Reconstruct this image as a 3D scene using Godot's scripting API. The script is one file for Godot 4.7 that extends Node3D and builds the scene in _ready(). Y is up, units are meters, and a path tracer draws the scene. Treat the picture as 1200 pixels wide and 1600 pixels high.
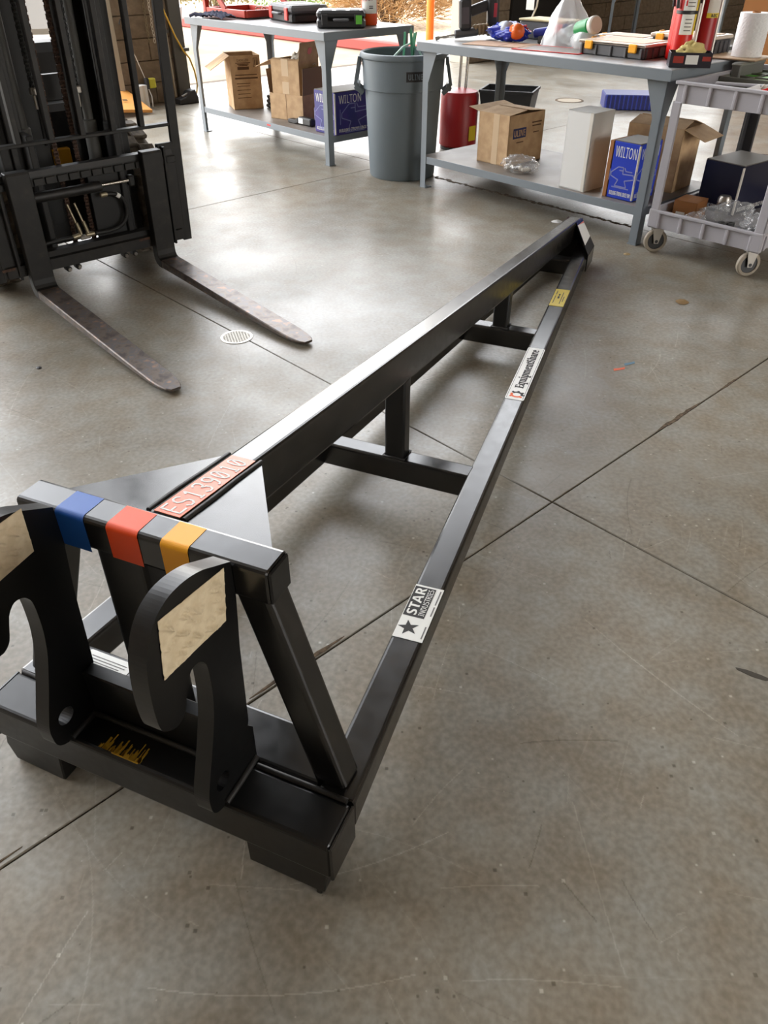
extends Node3D

class MB:
	# collects triangles; faces are given counter-clockwise seen from outside
	var v := PackedVector3Array()
	var n := PackedVector3Array()
	var uv := PackedVector2Array()
	func tn(a: Vector3, b: Vector3, c: Vector3, na: Vector3, nb: Vector3, nc: Vector3, ua := Vector2(), ub := Vector2(), uc := Vector2()) -> void:
		v.append(a); v.append(c); v.append(b)
		n.append(na); n.append(nc); n.append(nb)
		uv.append(ua); uv.append(uc); uv.append(ub)
	func tri(a: Vector3, b: Vector3, c: Vector3, ua := Vector2(), ub := Vector2(), uc := Vector2()) -> void:
		var m := (b - a).cross(c - a)
		if m.length_squared() < 1e-16: return
		m = m.normalized()
		tn(a, b, c, m, m, m, ua, ub, uc)
	func quad(a: Vector3, b: Vector3, c: Vector3, d: Vector3) -> void:
		tri(a, b, c, Vector2(0, 1), Vector2(1, 1), Vector2(1, 0))
		tri(a, c, d, Vector2(0, 1), Vector2(1, 0), Vector2(0, 0))
	func qn(a: Vector3, b: Vector3, c: Vector3, d: Vector3, na: Vector3, nb: Vector3, nc: Vector3, nd: Vector3) -> void:
		tn(a, b, c, na, nb, nc); tn(a, c, d, na, nc, nd)
	func prism(poly: PackedVector2Array, z0: float, z1: float, xf := Transform3D(), bevel := 0.0) -> MB:
		var k := poly.size()
		var p2 := poly
		if Geometry2D.is_polygon_clockwise(poly):
			p2 = PackedVector2Array()
			for i in k: p2.append(poly[k - 1 - i])
		var ins := PackedVector2Array()
		for i in k:
			if bevel <= 0.0: ins.append(p2[i]); continue
			var e0 := (p2[i] - p2[(i + k - 1) % k]).normalized()
			var e1 := (p2[(i + 1) % k] - p2[i]).normalized()
			var n0 := Vector2(-e0.y, e0.x); var n1 := Vector2(-e1.y, e1.x)
			var m := (n0 + n1).normalized()
			ins.append(p2[i] + m * bevel / maxf(0.5, m.dot(n0)))
		var lay := [[z0, ins], [z0 + bevel, p2], [z1 - bevel, p2], [z1, ins]] if bevel > 0.0 else [[z0, p2], [z1, p2]]
		for l in lay.size() - 1:
			for i in k:
				var j := (i + 1) % k
				var A: PackedVector2Array = lay[l][1]; var B: PackedVector2Array = lay[l + 1][1]
				var za: float = lay[l][0]; var zb: float = lay[l + 1][0]
				quad(xf * Vector3(A[i].x, A[i].y, za), xf * Vector3(A[j].x, A[j].y, za), xf * Vector3(B[j].x, B[j].y, zb), xf * Vector3(B[i].x, B[i].y, zb))
		var t := Geometry2D.triangulate_polygon(ins)
		for i in range(0, t.size(), 3):
			var a := ins[t[i]]; var b := ins[t[i + 1]]; var c := ins[t[i + 2]]
			if (b - a).cross(c - a) < 0.0:
				var s := b; b = c; c = s
			tri(xf * Vector3(a.x, a.y, z1), xf * Vector3(b.x, b.y, z1), xf * Vector3(c.x, c.y, z1), a, b, c)
			tri(xf * Vector3(a.x, a.y, z0), xf * Vector3(c.x, c.y, z0), xf * Vector3(b.x, b.y, z0), a, c, b)
		return self
	func box(s: Vector3, at := Vector3(), bevel := 0.0, xf := Transform3D()) -> MB:
		# centred on at
		var x := xf * Transform3D(Basis(), at)
		return prism(MB.rrect(s.x, s.y, bevel, 1), -s.z / 2, s.z / 2, x, bevel)
	static func rrect(w: float, h: float, r: float, seg := 4) -> PackedVector2Array:
		var p := PackedVector2Array()
		if r <= 0.0:
			return PackedVector2Array([Vector2(-w / 2, -h / 2), Vector2(w / 2, -h / 2), Vector2(w / 2, h / 2), Vector2(-w / 2, h / 2)])
		for q in 4:
			var c := Vector2((w / 2 - r) * (1 if q == 0 or q == 3 else -1), (h / 2 - r) * (1 if q < 2 else -1))
			for i in seg + 1:
				var a := (q + float(i) / seg) * PI / 2
				p.append(c + Vector2(cos(a), sin(a)) * r)
		return p
	func bar(a: Vector3, b: Vector3, w: float, h: float, up := Vector3.UP, r := 0.004, seg := 3) -> MB:
		# rounded rectangular bar from a to b; h is measured along up
		var z := (b - a).normalized()
		var x := up.cross(z).normalized()
		var y := z.cross(x)
		return prism(MB.rrect(w, h, r, seg), 0.0, a.distance_to(b), Transform3D(Basis(x, y, z), a), minf(r * 0.4, 0.003))
	func lathe(prof: Array, seg := 24, xf := Transform3D()) -> MB:
		# prof: Vector2(radius, height) from bottom to top, outside of the solid to the right
		for l in prof.size() - 1:
			var p: Vector2 = prof[l]; var q: Vector2 = prof[l + 1]
			var e := (q - p)
			if e.length() < 1e-7: continue
			e = e.normalized()
			var np := Vector2(e.y, -e.x); var nq := np
			if l > 0:
				var d: Vector2 = (p - prof[l - 1]).normalized(); var nd := Vector2(d.y, -d.x)
				if nd.dot(np) > 0.75: np = (np + nd).normalized()
			if l < prof.size() - 2:
				var d: Vector2 = (prof[l + 2] - q).normalized(); var nd := Vector2(d.y, -d.x)
				if nd.dot(nq) > 0.75: nq = (nq + nd).normalized()
			for i in seg:
				var a := TAU * i / seg; var b := TAU * (i + 1) / seg
				var ca := Vector3(cos(a), 0, -sin(a)); var cb := Vector3(cos(b), 0, -sin(b)); var Y := Vector3.UP
				var B := xf.basis
				qn(xf * (ca * p.x + Y * p.y), xf * (cb * p.x + Y * p.y), xf * (cb * q.x + Y * q.y), xf * (ca * q.x + Y * q.y),
					(B * (ca * np.x + Y * np.y)).normalized(), (B * (cb * np.x + Y * np.y)).normalized(), (B * (cb * nq.x + Y * nq.y)).normalized(), (B * (ca * nq.x + Y * nq.y)).normalized())
		return self
	func rod(a: Vector3, b: Vector3, r: float, seg := 14, bev := 0.0) -> MB:
		var y := (b - a).normalized()
		var x := y.cross(Vector3(0.31, 0.2, 0.93)).normalized()
		var L := a.distance_to(b)
		return lathe([Vector2(0, 0), Vector2(r - bev, 0), Vector2(r, bev), Vector2(r, L - bev), Vector2(r - bev, L), Vector2(0, L)], seg, Transform3D(Basis(x, y, x.cross(y)), a))
	func ball(c: Vector3, r: Vector3, seg := 12) -> MB:
		var pr := []
		for i in seg / 2 + 1:
			var a := -PI / 2 + PI * i / (seg / 2)
			pr.append(Vector2(cos(a), sin(a)))
		return lathe(pr, seg, Transform3D(Basis.from_scale(r), c))
	func pipe(path: PackedVector3Array, r: float, seg := 8, closed := false) -> MB:
		var k := path.size()
		var rings := []; var cs := []
		var x := Vector3()
		for i in k:
			var t: Vector3
			if closed: t = path[(i + 1) % k] - path[(i + k - 1) % k]
			else: t = path[mini(i + 1, k - 1)] - path[maxi(i - 1, 0)]
			t = t.normalized()
			if i == 0:
				x = t.cross(Vector3.UP if absf(t.y) < 0.9 else Vector3.RIGHT).normalized()
			x = (x - t * x.dot(t)).normalized()
			var y := t.cross(x)
			var ring := []
			for j in seg: ring.append(x * cos(TAU * j / seg) + y * sin(TAU * j / seg))
			rings.append(ring)
		for i in (k if closed else k - 1):
			var m := (i + 1) % k
			for j in seg:
				var h := (j + 1) % seg
				var A: Vector3 = rings[i][j]; var B: Vector3 = rings[i][h]; var C: Vector3 = rings[m][h]; var D: Vector3 = rings[m][j]
				qn(path[i] + A * r, path[i] + B * r, path[m] + C * r, path[m] + D * r, A, B, C, D)
		if not closed:
			for e in [0, k - 1]:
				for j in seg:
					var A: Vector3 = rings[e][j]; var B: Vector3 = rings[e][(j + 1) % seg]
					if e == 0: tri(path[e], path[e] + B * r, path[e] + A * r)
					else: tri(path[e], path[e] + A * r, path[e] + B * r)
		return self
	func sheet(f: Callable, nu: int, nv: int, thick := 0.0) -> MB:
		# f(u, v) -> Vector3 over the unit square, smooth; thick closes it into a thin body
		var P := []; var N := []
		for i in nu + 1:
			for j in nv + 1: P.append(f.call(float(i) / nu, float(j) / nv))
		for i in nu + 1:
			for j in nv + 1:
				var a: Vector3 = P[mini(i + 1, nu) * (nv + 1) + j] - P[maxi(i - 1, 0) * (nv + 1) + j]
				var b: Vector3 = P[i * (nv + 1) + mini(j + 1, nv)] - P[i * (nv + 1) + maxi(j - 1, 0)]
				N.append(a.cross(b).normalized())
		for i in nu:
			for j in nv:
				var a := i * (nv + 1) + j; var b := a + nv + 1; var c := b + 1; var d := a + 1
				qn(P[a], P[b], P[c], P[d], N[a], N[b], N[c], N[d])
				if thick > 0.0:
					qn(P[a] - N[a] * thick, P[d] - N[d] * thick, P[c] - N[c] * thick, P[b] - N[b] * thick, -N[a], -N[d], -N[c], -N[b])
		return self
	func add(o: MB, xf := Transform3D()) -> MB:
		for i in o.v.size():
			v.append(xf * o.v[i]); n.append((xf.basis * o.n[i]).normalized()); uv.append(o.uv[i])
		return self
	func mesh() -> ArrayMesh:
		var a := []
		a.resize(Mesh.ARRAY_MAX)
		a[Mesh.ARRAY_VERTEX] = v; a[Mesh.ARRAY_NORMAL] = n; a[Mesh.ARRAY_TEX_UV] = uv
		var m := ArrayMesh.new()
		m.add_surface_from_arrays(Mesh.PRIMITIVE_TRIANGLES, a)
		return m

var M := {}
var used := {}
var rng := RandomNumberGenerator.new()

func numbered(s: String) -> String:
	if not used.has(s):
		used[s] = 0
		return s
	used[s] += 1
	return "%s_%03d" % [s, used[s]]

func tag(o: Node, label: String, category: String, group := "", kind := "") -> Node:
	if label: o.set_meta("label", label)
	if category: o.set_meta("category", category)
	if group: o.set_meta("group", group)
	if kind: o.set_meta("kind", kind)
	return o

func thing(called: String, label: String, category: String, at := Vector3(), turn := 0.0, group := "") -> Node3D:
	var o := Node3D.new()
	o.name = numbered(called)
	add_child(o)
	o.position = at; o.rotation.y = turn
	tag(o, label, category, group)
	return o

func put(called: String, mesh: Mesh, mat: Material, parent: Node = self, xf := Transform3D()) -> MeshInstance3D:
	var o := MeshInstance3D.new()
	o.name = numbered(called) if parent == self else called
	o.mesh = mesh
	o.material_override = mat
	o.transform = xf
	parent.add_child(o, true)
	return o

func obj(called: String, b: MB, mat: Material, parent: Node = self, xf := Transform3D()) -> MeshInstance3D:
	return put(called, b.mesh(), mat, parent, xf)

func dup(o: Node3D, at: Vector3, turn: float, label := "", group := "") -> Node3D:
	var c: Node3D = o.duplicate()
	c.name = numbered(String(o.name).rstrip("0123456789").trim_suffix("_"))
	add_child(c)
	c.position = at; c.rotation.y = turn
	if label: c.set_meta("label", label)
	if group: c.set_meta("group", group)
	return c

func pbr(c: Color, rough: float, metal := 0.0, spec := 0.5) -> StandardMaterial3D:
	var m := StandardMaterial3D.new()
	m.albedo_color = c; m.roughness = rough; m.metallic = metal; m.metallic_specular = spec
	return m

func noise(freq: float, oct := 4, seed_value := 1, kind := FastNoiseLite.TYPE_SIMPLEX_SMOOTH) -> FastNoiseLite:
	var f := FastNoiseLite.new()
	f.noise_type = kind; f.frequency = freq; f.fractal_octaves = oct; f.seed = seed_value
	return f

func ntex(freq: float, cols: Array, size := 512, oct := 4, seed_value := 1, kind := FastNoiseLite.TYPE_SIMPLEX_SMOOTH) -> NoiseTexture2D:
	var t := NoiseTexture2D.new()
	t.width = size; t.height = size; t.seamless = true; t.noise = noise(freq, oct, seed_value, kind)
	var g := Gradient.new()
	g.offsets = PackedFloat32Array(cols.map(func(x): return x[0]))
	g.colors = PackedColorArray(cols.map(func(x): return x[1]))
	t.color_ramp = g
	return t

func mottled(m: StandardMaterial3D, scale: float, alb: Texture2D = null, rgh: Texture2D = null, world := false) -> StandardMaterial3D:
	m.uv1_triplanar = true; m.uv1_world_triplanar = world
	m.uv1_scale = Vector3.ONE * scale
	if alb: m.albedo_texture = alb
	if rgh: m.roughness_texture = rgh; m.roughness_texture_channel = BaseMaterial3D.TEXTURE_CHANNEL_RED
	return m

func text(called: String, s: String, w: float, h: float, mat: Material, parent: Node, xf: Transform3D, font := "Droid Sans", weight := 400) -> MeshInstance3D:
	var f := SystemFont.new()
	f.font_names = PackedStringArray([font]); f.font_weight = weight
	var t := TextMesh.new()
	t.text = s; t.font = f; t.font_size = 48; t.pixel_size = 0.01; t.depth = 0.02; t.curve_step = 2.0
	var bb := t.get_aabb()
	var sc := Vector3(w / maxf(bb.size.x, 0.001), h / maxf(bb.size.y, 0.001), 0.02)
	var c := bb.get_center()
	var src := t.get_mesh_arrays()
	var a := []
	a.resize(Mesh.ARRAY_MAX)
	var vv: PackedVector3Array = src[Mesh.ARRAY_VERTEX]
	for i in vv.size(): vv[i] = (vv[i] - Vector3(c.x, c.y, c.z)) * sc
	a[Mesh.ARRAY_VERTEX] = vv; a[Mesh.ARRAY_NORMAL] = src[Mesh.ARRAY_NORMAL]; a[Mesh.ARRAY_INDEX] = src[Mesh.ARRAY_INDEX]
	var m := ArrayMesh.new()
	m.add_surface_from_arrays(Mesh.PRIMITIVE_TRIANGLES, a)
	return put(called, m, mat, parent, xf)

func stripes(called: String, mat: Material, parent: Node, xf: Transform3D, rects: Array, t := 0.0006) -> MeshInstance3D:
	# thin printed bars: each [x, y, w, h] on the plane of xf
	var b := MB.new()
	for r in rects: b.box(Vector3(r[2], r[3], t), Vector3(r[0], r[1], 0))
	return obj(called, b, mat, parent, xf)

func plate(w: float, h: float, t := 0.001, r := 0.0) -> MB:
	return MB.new().prism(MB.rrect(w, h, r, 3), -t / 2, t / 2)

func facing(at: Vector3, x: Vector3, up: Vector3) -> Transform3D:
	# a plane with its x along x and its y along up
	var X := x.normalized(); var Z := X.cross(up).normalized()
	return Transform3D(Basis(X, Z.cross(X), Z), at)

# ---- the place: the door wall runs along WB, its inner face through P0; WD points into the hall
const WB := Vector3(0.7402, 0, -0.6724)
const WD := Vector3(0.6724, 0, 0.7402)
const P0 := Vector3(-2.16, 0, -9.39)
var SITE := Transform3D(Basis(WB, Vector3.UP, WD), P0)
const SITE_TURN := 0.7374
const BENCH_TURN := -0.833

func make_materials() -> void:
	var white := Color.WHITE
	M.black = mottled(pbr(Color(0.045, 0.045, 0.047), 1.0), 3.0, null, ntex(0.02, [[0.2, Color(0.3, 0.3, 0.3)], [0.8, Color(0.35, 0.35, 0.35)]], 512, 5, 3))
	M.black_dusty = mottled(pbr(white, 1.0, 0.0, 0.62), 2.0, ntex(0.012, [[0.2, Color(0.05, 0.05, 0.05)], [0.6, Color(0.075, 0.073, 0.07)], [0.9, Color(0.13, 0.12, 0.11)]], 512, 5, 8), ntex(0.02, [[0.2, Color(0.21, 0.21, 0.21)], [0.8, Color(0.27, 0.27, 0.27)]], 512, 5, 4))
	M.black_matte = pbr(Color(0.07, 0.07, 0.07), 0.6)
	M.truck_black = mottled(pbr(white, 0.55), 2.0, ntex(0.012, [[0.2, Color(0.055, 0.053, 0.05)], [0.6, Color(0.085, 0.08, 0.075)], [0.9, Color(0.15, 0.135, 0.12)]], 512, 5, 9), null)
	M.weld = mottled(pbr(Color(0.17, 0.165, 0.16), 0.45, 0.4), 8.0)
	M.rubber = mottled(pbr(white, 0.85), 3.0, ntex(0.02, [[0.2, Color(0.3, 0.27, 0.235)], [0.8, Color(0.44, 0.4, 0.35)]], 256, 4, 12))
	M.rust = mottled(pbr(white, 0.65, 0.3), 6.0, ntex(0.03, [[0.2, Color(0.2, 0.14, 0.11)], [0.8, Color(0.36, 0.25, 0.19)]], 256, 4, 5))
	M.worn = mottled(pbr(white, 0.42, 0.55), 2.2, ntex(0.012, [[0.15, Color(0.28, 0.25, 0.235)], [0.45, Color(0.42, 0.37, 0.33)], [0.65, Color(0.36, 0.35, 0.36)], [0.9, Color(0.56, 0.44, 0.36)]], 512, 5, 15))
	M.steel = pbr(Color(0.62, 0.6, 0.57), 0.35, 0.9)
	M.chrome = pbr(Color(0.85, 0.84, 0.82), 0.15, 1.0)
	M.brass = pbr(Color(0.58, 0.54, 0.45), 0.4, 0.7)
	M.bench = mottled(pbr(Color(0.47, 0.5, 0.525), 0.42), 2.0, null, null)
	M.bench_top = mottled(pbr(white, 0.4), 1.2, ntex(0.01, [[0.2, Color(0.5, 0.5, 0.5)], [0.6, Color(0.57, 0.57, 0.57)], [0.9, Color(0.5, 0.46, 0.42)]], 512, 5, 21))
	M.shelf = mottled(pbr(white, 0.5), 1.2, ntex(0.01, [[0.2, Color(0.45, 0.42, 0.39)], [0.8, Color(0.53, 0.5, 0.47)]], 256, 4, 22))
	M.can = pbr(Color(0.4, 0.44, 0.465), 0.5)
	M.kraft = mottled(pbr(white, 0.8), 2.5, ntex(0.015, [[0.2, Color(0.71, 0.585, 0.44)], [0.8, Color(0.78, 0.655, 0.505)]], 256, 4, 30))
	M.kraft_inside = pbr(Color(0.56, 0.46, 0.36), 0.85)
	M.tape_clear = pbr(Color(0.8, 0.7, 0.57), 0.3)
	M.print_brown = pbr(Color(0.36, 0.25, 0.16), 0.8)
	M.white = pbr(Color(0.86, 0.86, 0.85), 0.6)
	M.offwhite = pbr(Color(0.83, 0.81, 0.77), 0.7)
	M.ink = pbr(Color(0.13, 0.12, 0.12), 0.6)
	M.grey_ink = pbr(Color(0.45, 0.44, 0.43), 0.6)
	M.decal_white = pbr(Color(0.9, 0.9, 0.88), 0.35)
	M.decal_yellow = pbr(Color(0.87, 0.77, 0.2), 0.4)
	M.orange_tape = pbr(Color(0.94, 0.3, 0.05), 0.42)
	M.yellow_tape = pbr(Color(0.97, 0.66, 0.04), 0.42)
	M.blue_tape = pbr(Color(0.08, 0.33, 0.66), 0.45)
	M.masking = mottled(pbr(white, 0.75), 6.0, ntex(0.02, [[0.25, Color(0.8, 0.735, 0.61)], [0.7, Color(0.85, 0.79, 0.67)]], 256, 4, 33))
	M.sticker_orange = pbr(Color(0.92, 0.43, 0.28), 0.35)
	M.gear_orange = pbr(Color(0.95, 0.4, 0.1), 0.5)
	M.yellow = pbr(Color(0.83, 0.6, 0.1), 0.5)
	M.red = pbr(Color(0.8, 0.09, 0.07), 0.35)
	M.red_dark = pbr(Color(0.62, 0.07, 0.09), 0.4)
	M.red_paint = pbr(Color(0.66, 0.2, 0.13), 0.5)
	M.wilton_blue = mottled(pbr(white, 0.35), 2.0, ntex(0.012, [[0.2, Color(0.11, 0.12, 0.45)], [0.8, Color(0.22, 0.14, 0.5)]], 256, 4, 41))
	M.bright_blue = pbr(Color(0.13, 0.24, 0.72), 0.35)
	M.pale_print = pbr(Color(0.5, 0.52, 0.72), 0.5)
	M.plastic_black = pbr(Color(0.15, 0.15, 0.155), 0.45)
	M.plastic_grey = pbr(Color(0.33, 0.33, 0.34), 0.5)
	M.cart = pbr(Color(0.64, 0.63, 0.65), 0.5)
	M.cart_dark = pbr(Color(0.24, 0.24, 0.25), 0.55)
	M.green = pbr(Color(0.05, 0.5, 0.25), 0.35)
	M.green_label = pbr(Color(0.4, 0.75, 0.25), 0.5)
	M.latch = pbr(Color(0.98, 0.68, 0.1), 0.4)
	M.lid = pbr(Color(0.83, 0.78, 0.72), 0.25)
	M.navy = pbr(Color(0.17, 0.18, 0.26), 0.9)
	M.paper = mottled(pbr(Color(0.88, 0.88, 0.88), 0.95), 14.0)
	M.orange_pole = pbr(Color(0.97, 0.48, 0.1), 0.45)
	M.wood_yellow = pbr(Color(0.85, 0.6, 0.3), 0.6)
	M.cardboard_dark = pbr(Color(0.58, 0.38, 0.2), 0.8)
	M.hose_yellow = pbr(Color(0.85, 0.68, 0.2), 0.5)
	var clear := pbr(Color(0.93, 0.94, 0.95, 0.16), 0.05)
	clear.transparency = BaseMaterial3D.TRANSPARENCY_ALPHA
	M.clear_bag = clear
	var milky := pbr(Color(0.93, 0.94, 0.95, 0.42), 0.12)
	milky.transparency = BaseMaterial3D.TRANSPARENCY_ALPHA
	M.milky_bag = milky
	var glass := pbr(Color(0.8, 0.85, 0.86, 0.08), 0.02)
	glass.transparency = BaseMaterial3D.TRANSPARENCY_ALPHA
	M.glass = glass
	M.block = mottled(pbr(white, 0.85), 1.4, ntex(0.02, [[0.2, Color(0.45, 0.395, 0.33)], [0.8, Color(0.53, 0.475, 0.405)]], 512, 5, 51), null, true)
	M.mortar = pbr(Color(0.47, 0.415, 0.35), 0.9)
	M.wall = pbr(Color(0.5, 0.45, 0.39), 0.85)
	M.ceiling = pbr(Color(0.68, 0.67, 0.65), 0.85)
	M.frame_grey = pbr(Color(0.34, 0.34, 0.33), 0.6)
	M.frame_pale = pbr(Color(0.66, 0.63, 0.57), 0.6)
	M.dark_door = pbr(Color(0.07, 0.065, 0.065), 0.6)
	M.apron = mottled(pbr(white, 0.9), 0.25, ntex(0.01, [[0.2, Color(0.47, 0.41, 0.33)], [0.8, Color(0.53, 0.47, 0.385)]], 512, 4, 61), null, true)
	M.mulch = mottled(pbr(white, 0.95), 0.6, ntex(0.03, [[0.2, Color(0.5, 0.42, 0.33)], [0.8, Color(0.72, 0.64, 0.53)]], 512, 4, 62), null, true)
	M.curb_red = pbr(Color(0.62, 0.27, 0.24), 0.8)
	M.floor = floor_material()
	M.gap = pbr(Color(0.3, 0.25, 0.19), 0.95)
	M.dirt = mottled(pbr(white, 0.95), 5.0, ntex(0.03, [[0.2, Color(0.24, 0.19, 0.13)], [0.8, Color(0.42, 0.35, 0.27)]], 256, 4, 63))

func floor_material() -> StandardMaterial3D:
	# sealed, worn concrete: cloudy tone, fine speckle, pale scratches, dark stains
	var S := 2048
	var big := noise(0.0022, 4, 71).get_seamless_image(S, S)
	var mid := noise(0.012, 5, 72).get_seamless_image(S, S)
	var fine := noise(0.11, 3, 73).get_seamless_image(S, S)
	var b0 := big.get_data(); var b1 := mid.get_data(); var b2 := fine.get_data()
	var out := PackedByteArray(); out.resize(S * S * 3)
	var k := 0
	for i in S * S:
		var x := b0[i] * 0.1 + b1[i] * 0.1 + b2[i] * 0.12 - 41.0
		var t := 127.0 + x
		var warm := (b0[(i * 3 + 77) % (S * S)] - 128) * 0.0 + (b1[i] - 128) * 0.035
		out[k] = clampi(int(t + 5.0 - warm), 0, 255)
		out[k + 1] = clampi(int(t - 2.0), 0, 255)
		out[k + 2] = clampi(int(t - 15.0 + warm), 0, 255)
		k += 3
	var r := RandomNumberGenerator.new(); r.seed = 5
	for q in 1500:
		# scratches and scuffs: short faint strokes, most of them pale
		var x := r.randf() * S; var y := r.randf() * S; var a := r.randf() * TAU
		var L := int(8 + r.randf() * r.randf() * 220); var amp := (r.randf() * 22.0 + 3.0) * (1.0 if r.randf() < 0.72 else -1.0)
		var bend := (r.randf() - 0.5) * 0.006
		for s in L:
			a += bend
			x += cos(a); y += sin(a)
			var p := ((int(y) & (S - 1)) * S + (int(x) & (S - 1))) * 3
			for c in 3: out[p + c] = clampi(int(out[p + c] + amp), 0, 255)
	for q in 2600:
		# specks
		var x := r.randi() % S; var y := r.randi() % S; var amp := -34.0 if r.randf() < 0.6 else 38.0
		var w := 1 + r.randi() % 3
		for dy in w:
			for dx in w:
				var p := (((y + dy) & (S - 1)) * S + ((x + dx) & (S - 1))) * 3
				for c in 3: out[p + c] = clampi(int(out[p + c] + amp), 0, 255)
	var im := Image.create_from_data(S, S, false, Image.FORMAT_RGB8, out)
	var m := pbr(Color.WHITE, 1.0, 0.0, 0.5)
	m.uv1_triplanar = true; m.uv1_world_triplanar = true; m.uv1_scale = Vector3.ONE / 4.6
	m.albedo_texture = ImageTexture.create_from_image(im)
	m.roughness_texture = ntex(0.006, [[0.2, Color(0.31, 0.31, 0.31)], [0.5, Color(0.37, 0.37, 0.37)], [0.8, Color(0.45, 0.45, 0.45)]], 1024, 6, 75)
	m.roughness_texture_channel = BaseMaterial3D.TEXTURE_CHANNEL_RED
	return m

func _ready() -> void:
	# ---- camera, sky, lights, exposure
	var cam := Camera3D.new()
	cam.name = "camera"
	add_child(cam)
	cam.position = Vector3(0, 1.4056, 0)
	cam.rotation_degrees = Vector3(-37.11, 0, 0)
	cam.fov = 68.18
	cam.near = 0.05; cam.far = 200.0
	cam.current = true
	var sky := Sky.new()
	var ps := ProceduralSkyMaterial.new()
	ps.sky_top_color = Color(0.86, 0.873, 0.895); ps.sky_horizon_color = Color(0.97, 0.94, 0.89)
	ps.ground_bottom_color = Color(0.55, 0.5, 0.43); ps.ground_horizon_color = Color(0.8, 0.77, 0.72)
	ps.sky_energy_multiplier = 1.0; ps.ground_energy_multiplier = 1.0
	sky.sky_material = ps
	var env := Environment.new()
	env.background_mode = Environment.BG_SKY
	env.sky = sky
	env.background_energy_multiplier = 12.5
	env.tonemap_mode = Environment.TONE_MAPPER_LINEAR
	env.tonemap_exposure = 0.98
	env.sdfgi_enabled = true; env.ssao_enabled = true; env.ssil_enabled = true
	var we := WorldEnvironment.new()
	we.name = "environment"
	we.environment = env
	add_child(we)
	make_materials()
	build_hall()
	build_floor()
	build_outside()
	build_boom()
	build_forklift()
	build_benches()
	build_first_bench_things()
	build_second_bench_things()
	build_cart()
	build_small_things()

func struct(called: String, b: MB, mat: Material, xf := Transform3D(), parent: Node = self) -> MeshInstance3D:
	var o := obj(called, b, mat, parent, xf)
	if parent == self: o.set_meta("kind", "structure")
	return o

func blocks(parent: Node3D, t0: float, t1: float, rows: int, z: float, seed_value: int, zdepth := 0.05) -> void:
	# running-bond concrete blocks with recessed joints, faces proud of the wall core
	var r := RandomNumberGenerator.new(); r.seed = seed_value
	var cache := {}
	for row in rows:
		var t := t0 - (0.2 if row % 2 else 0.0)
		while t < t1 - 0.02:
			var a := maxf(t, t0); var b := minf(t + 0.4, t1)
			if b - a > 0.04:
				var key := snappedf(b - a, 0.01)
				if not cache.has(key): cache[key] = MB.new().box(Vector3(key - 0.006, 0.194, zdepth), Vector3(), 0.004).mesh()
				put("block", cache[key], M.block, parent, Transform3D(Basis(), Vector3((a + b) / 2, row * 0.2 + 0.1, z + r.randf_range(-0.002, 0.002))))
			t += 0.4

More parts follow.
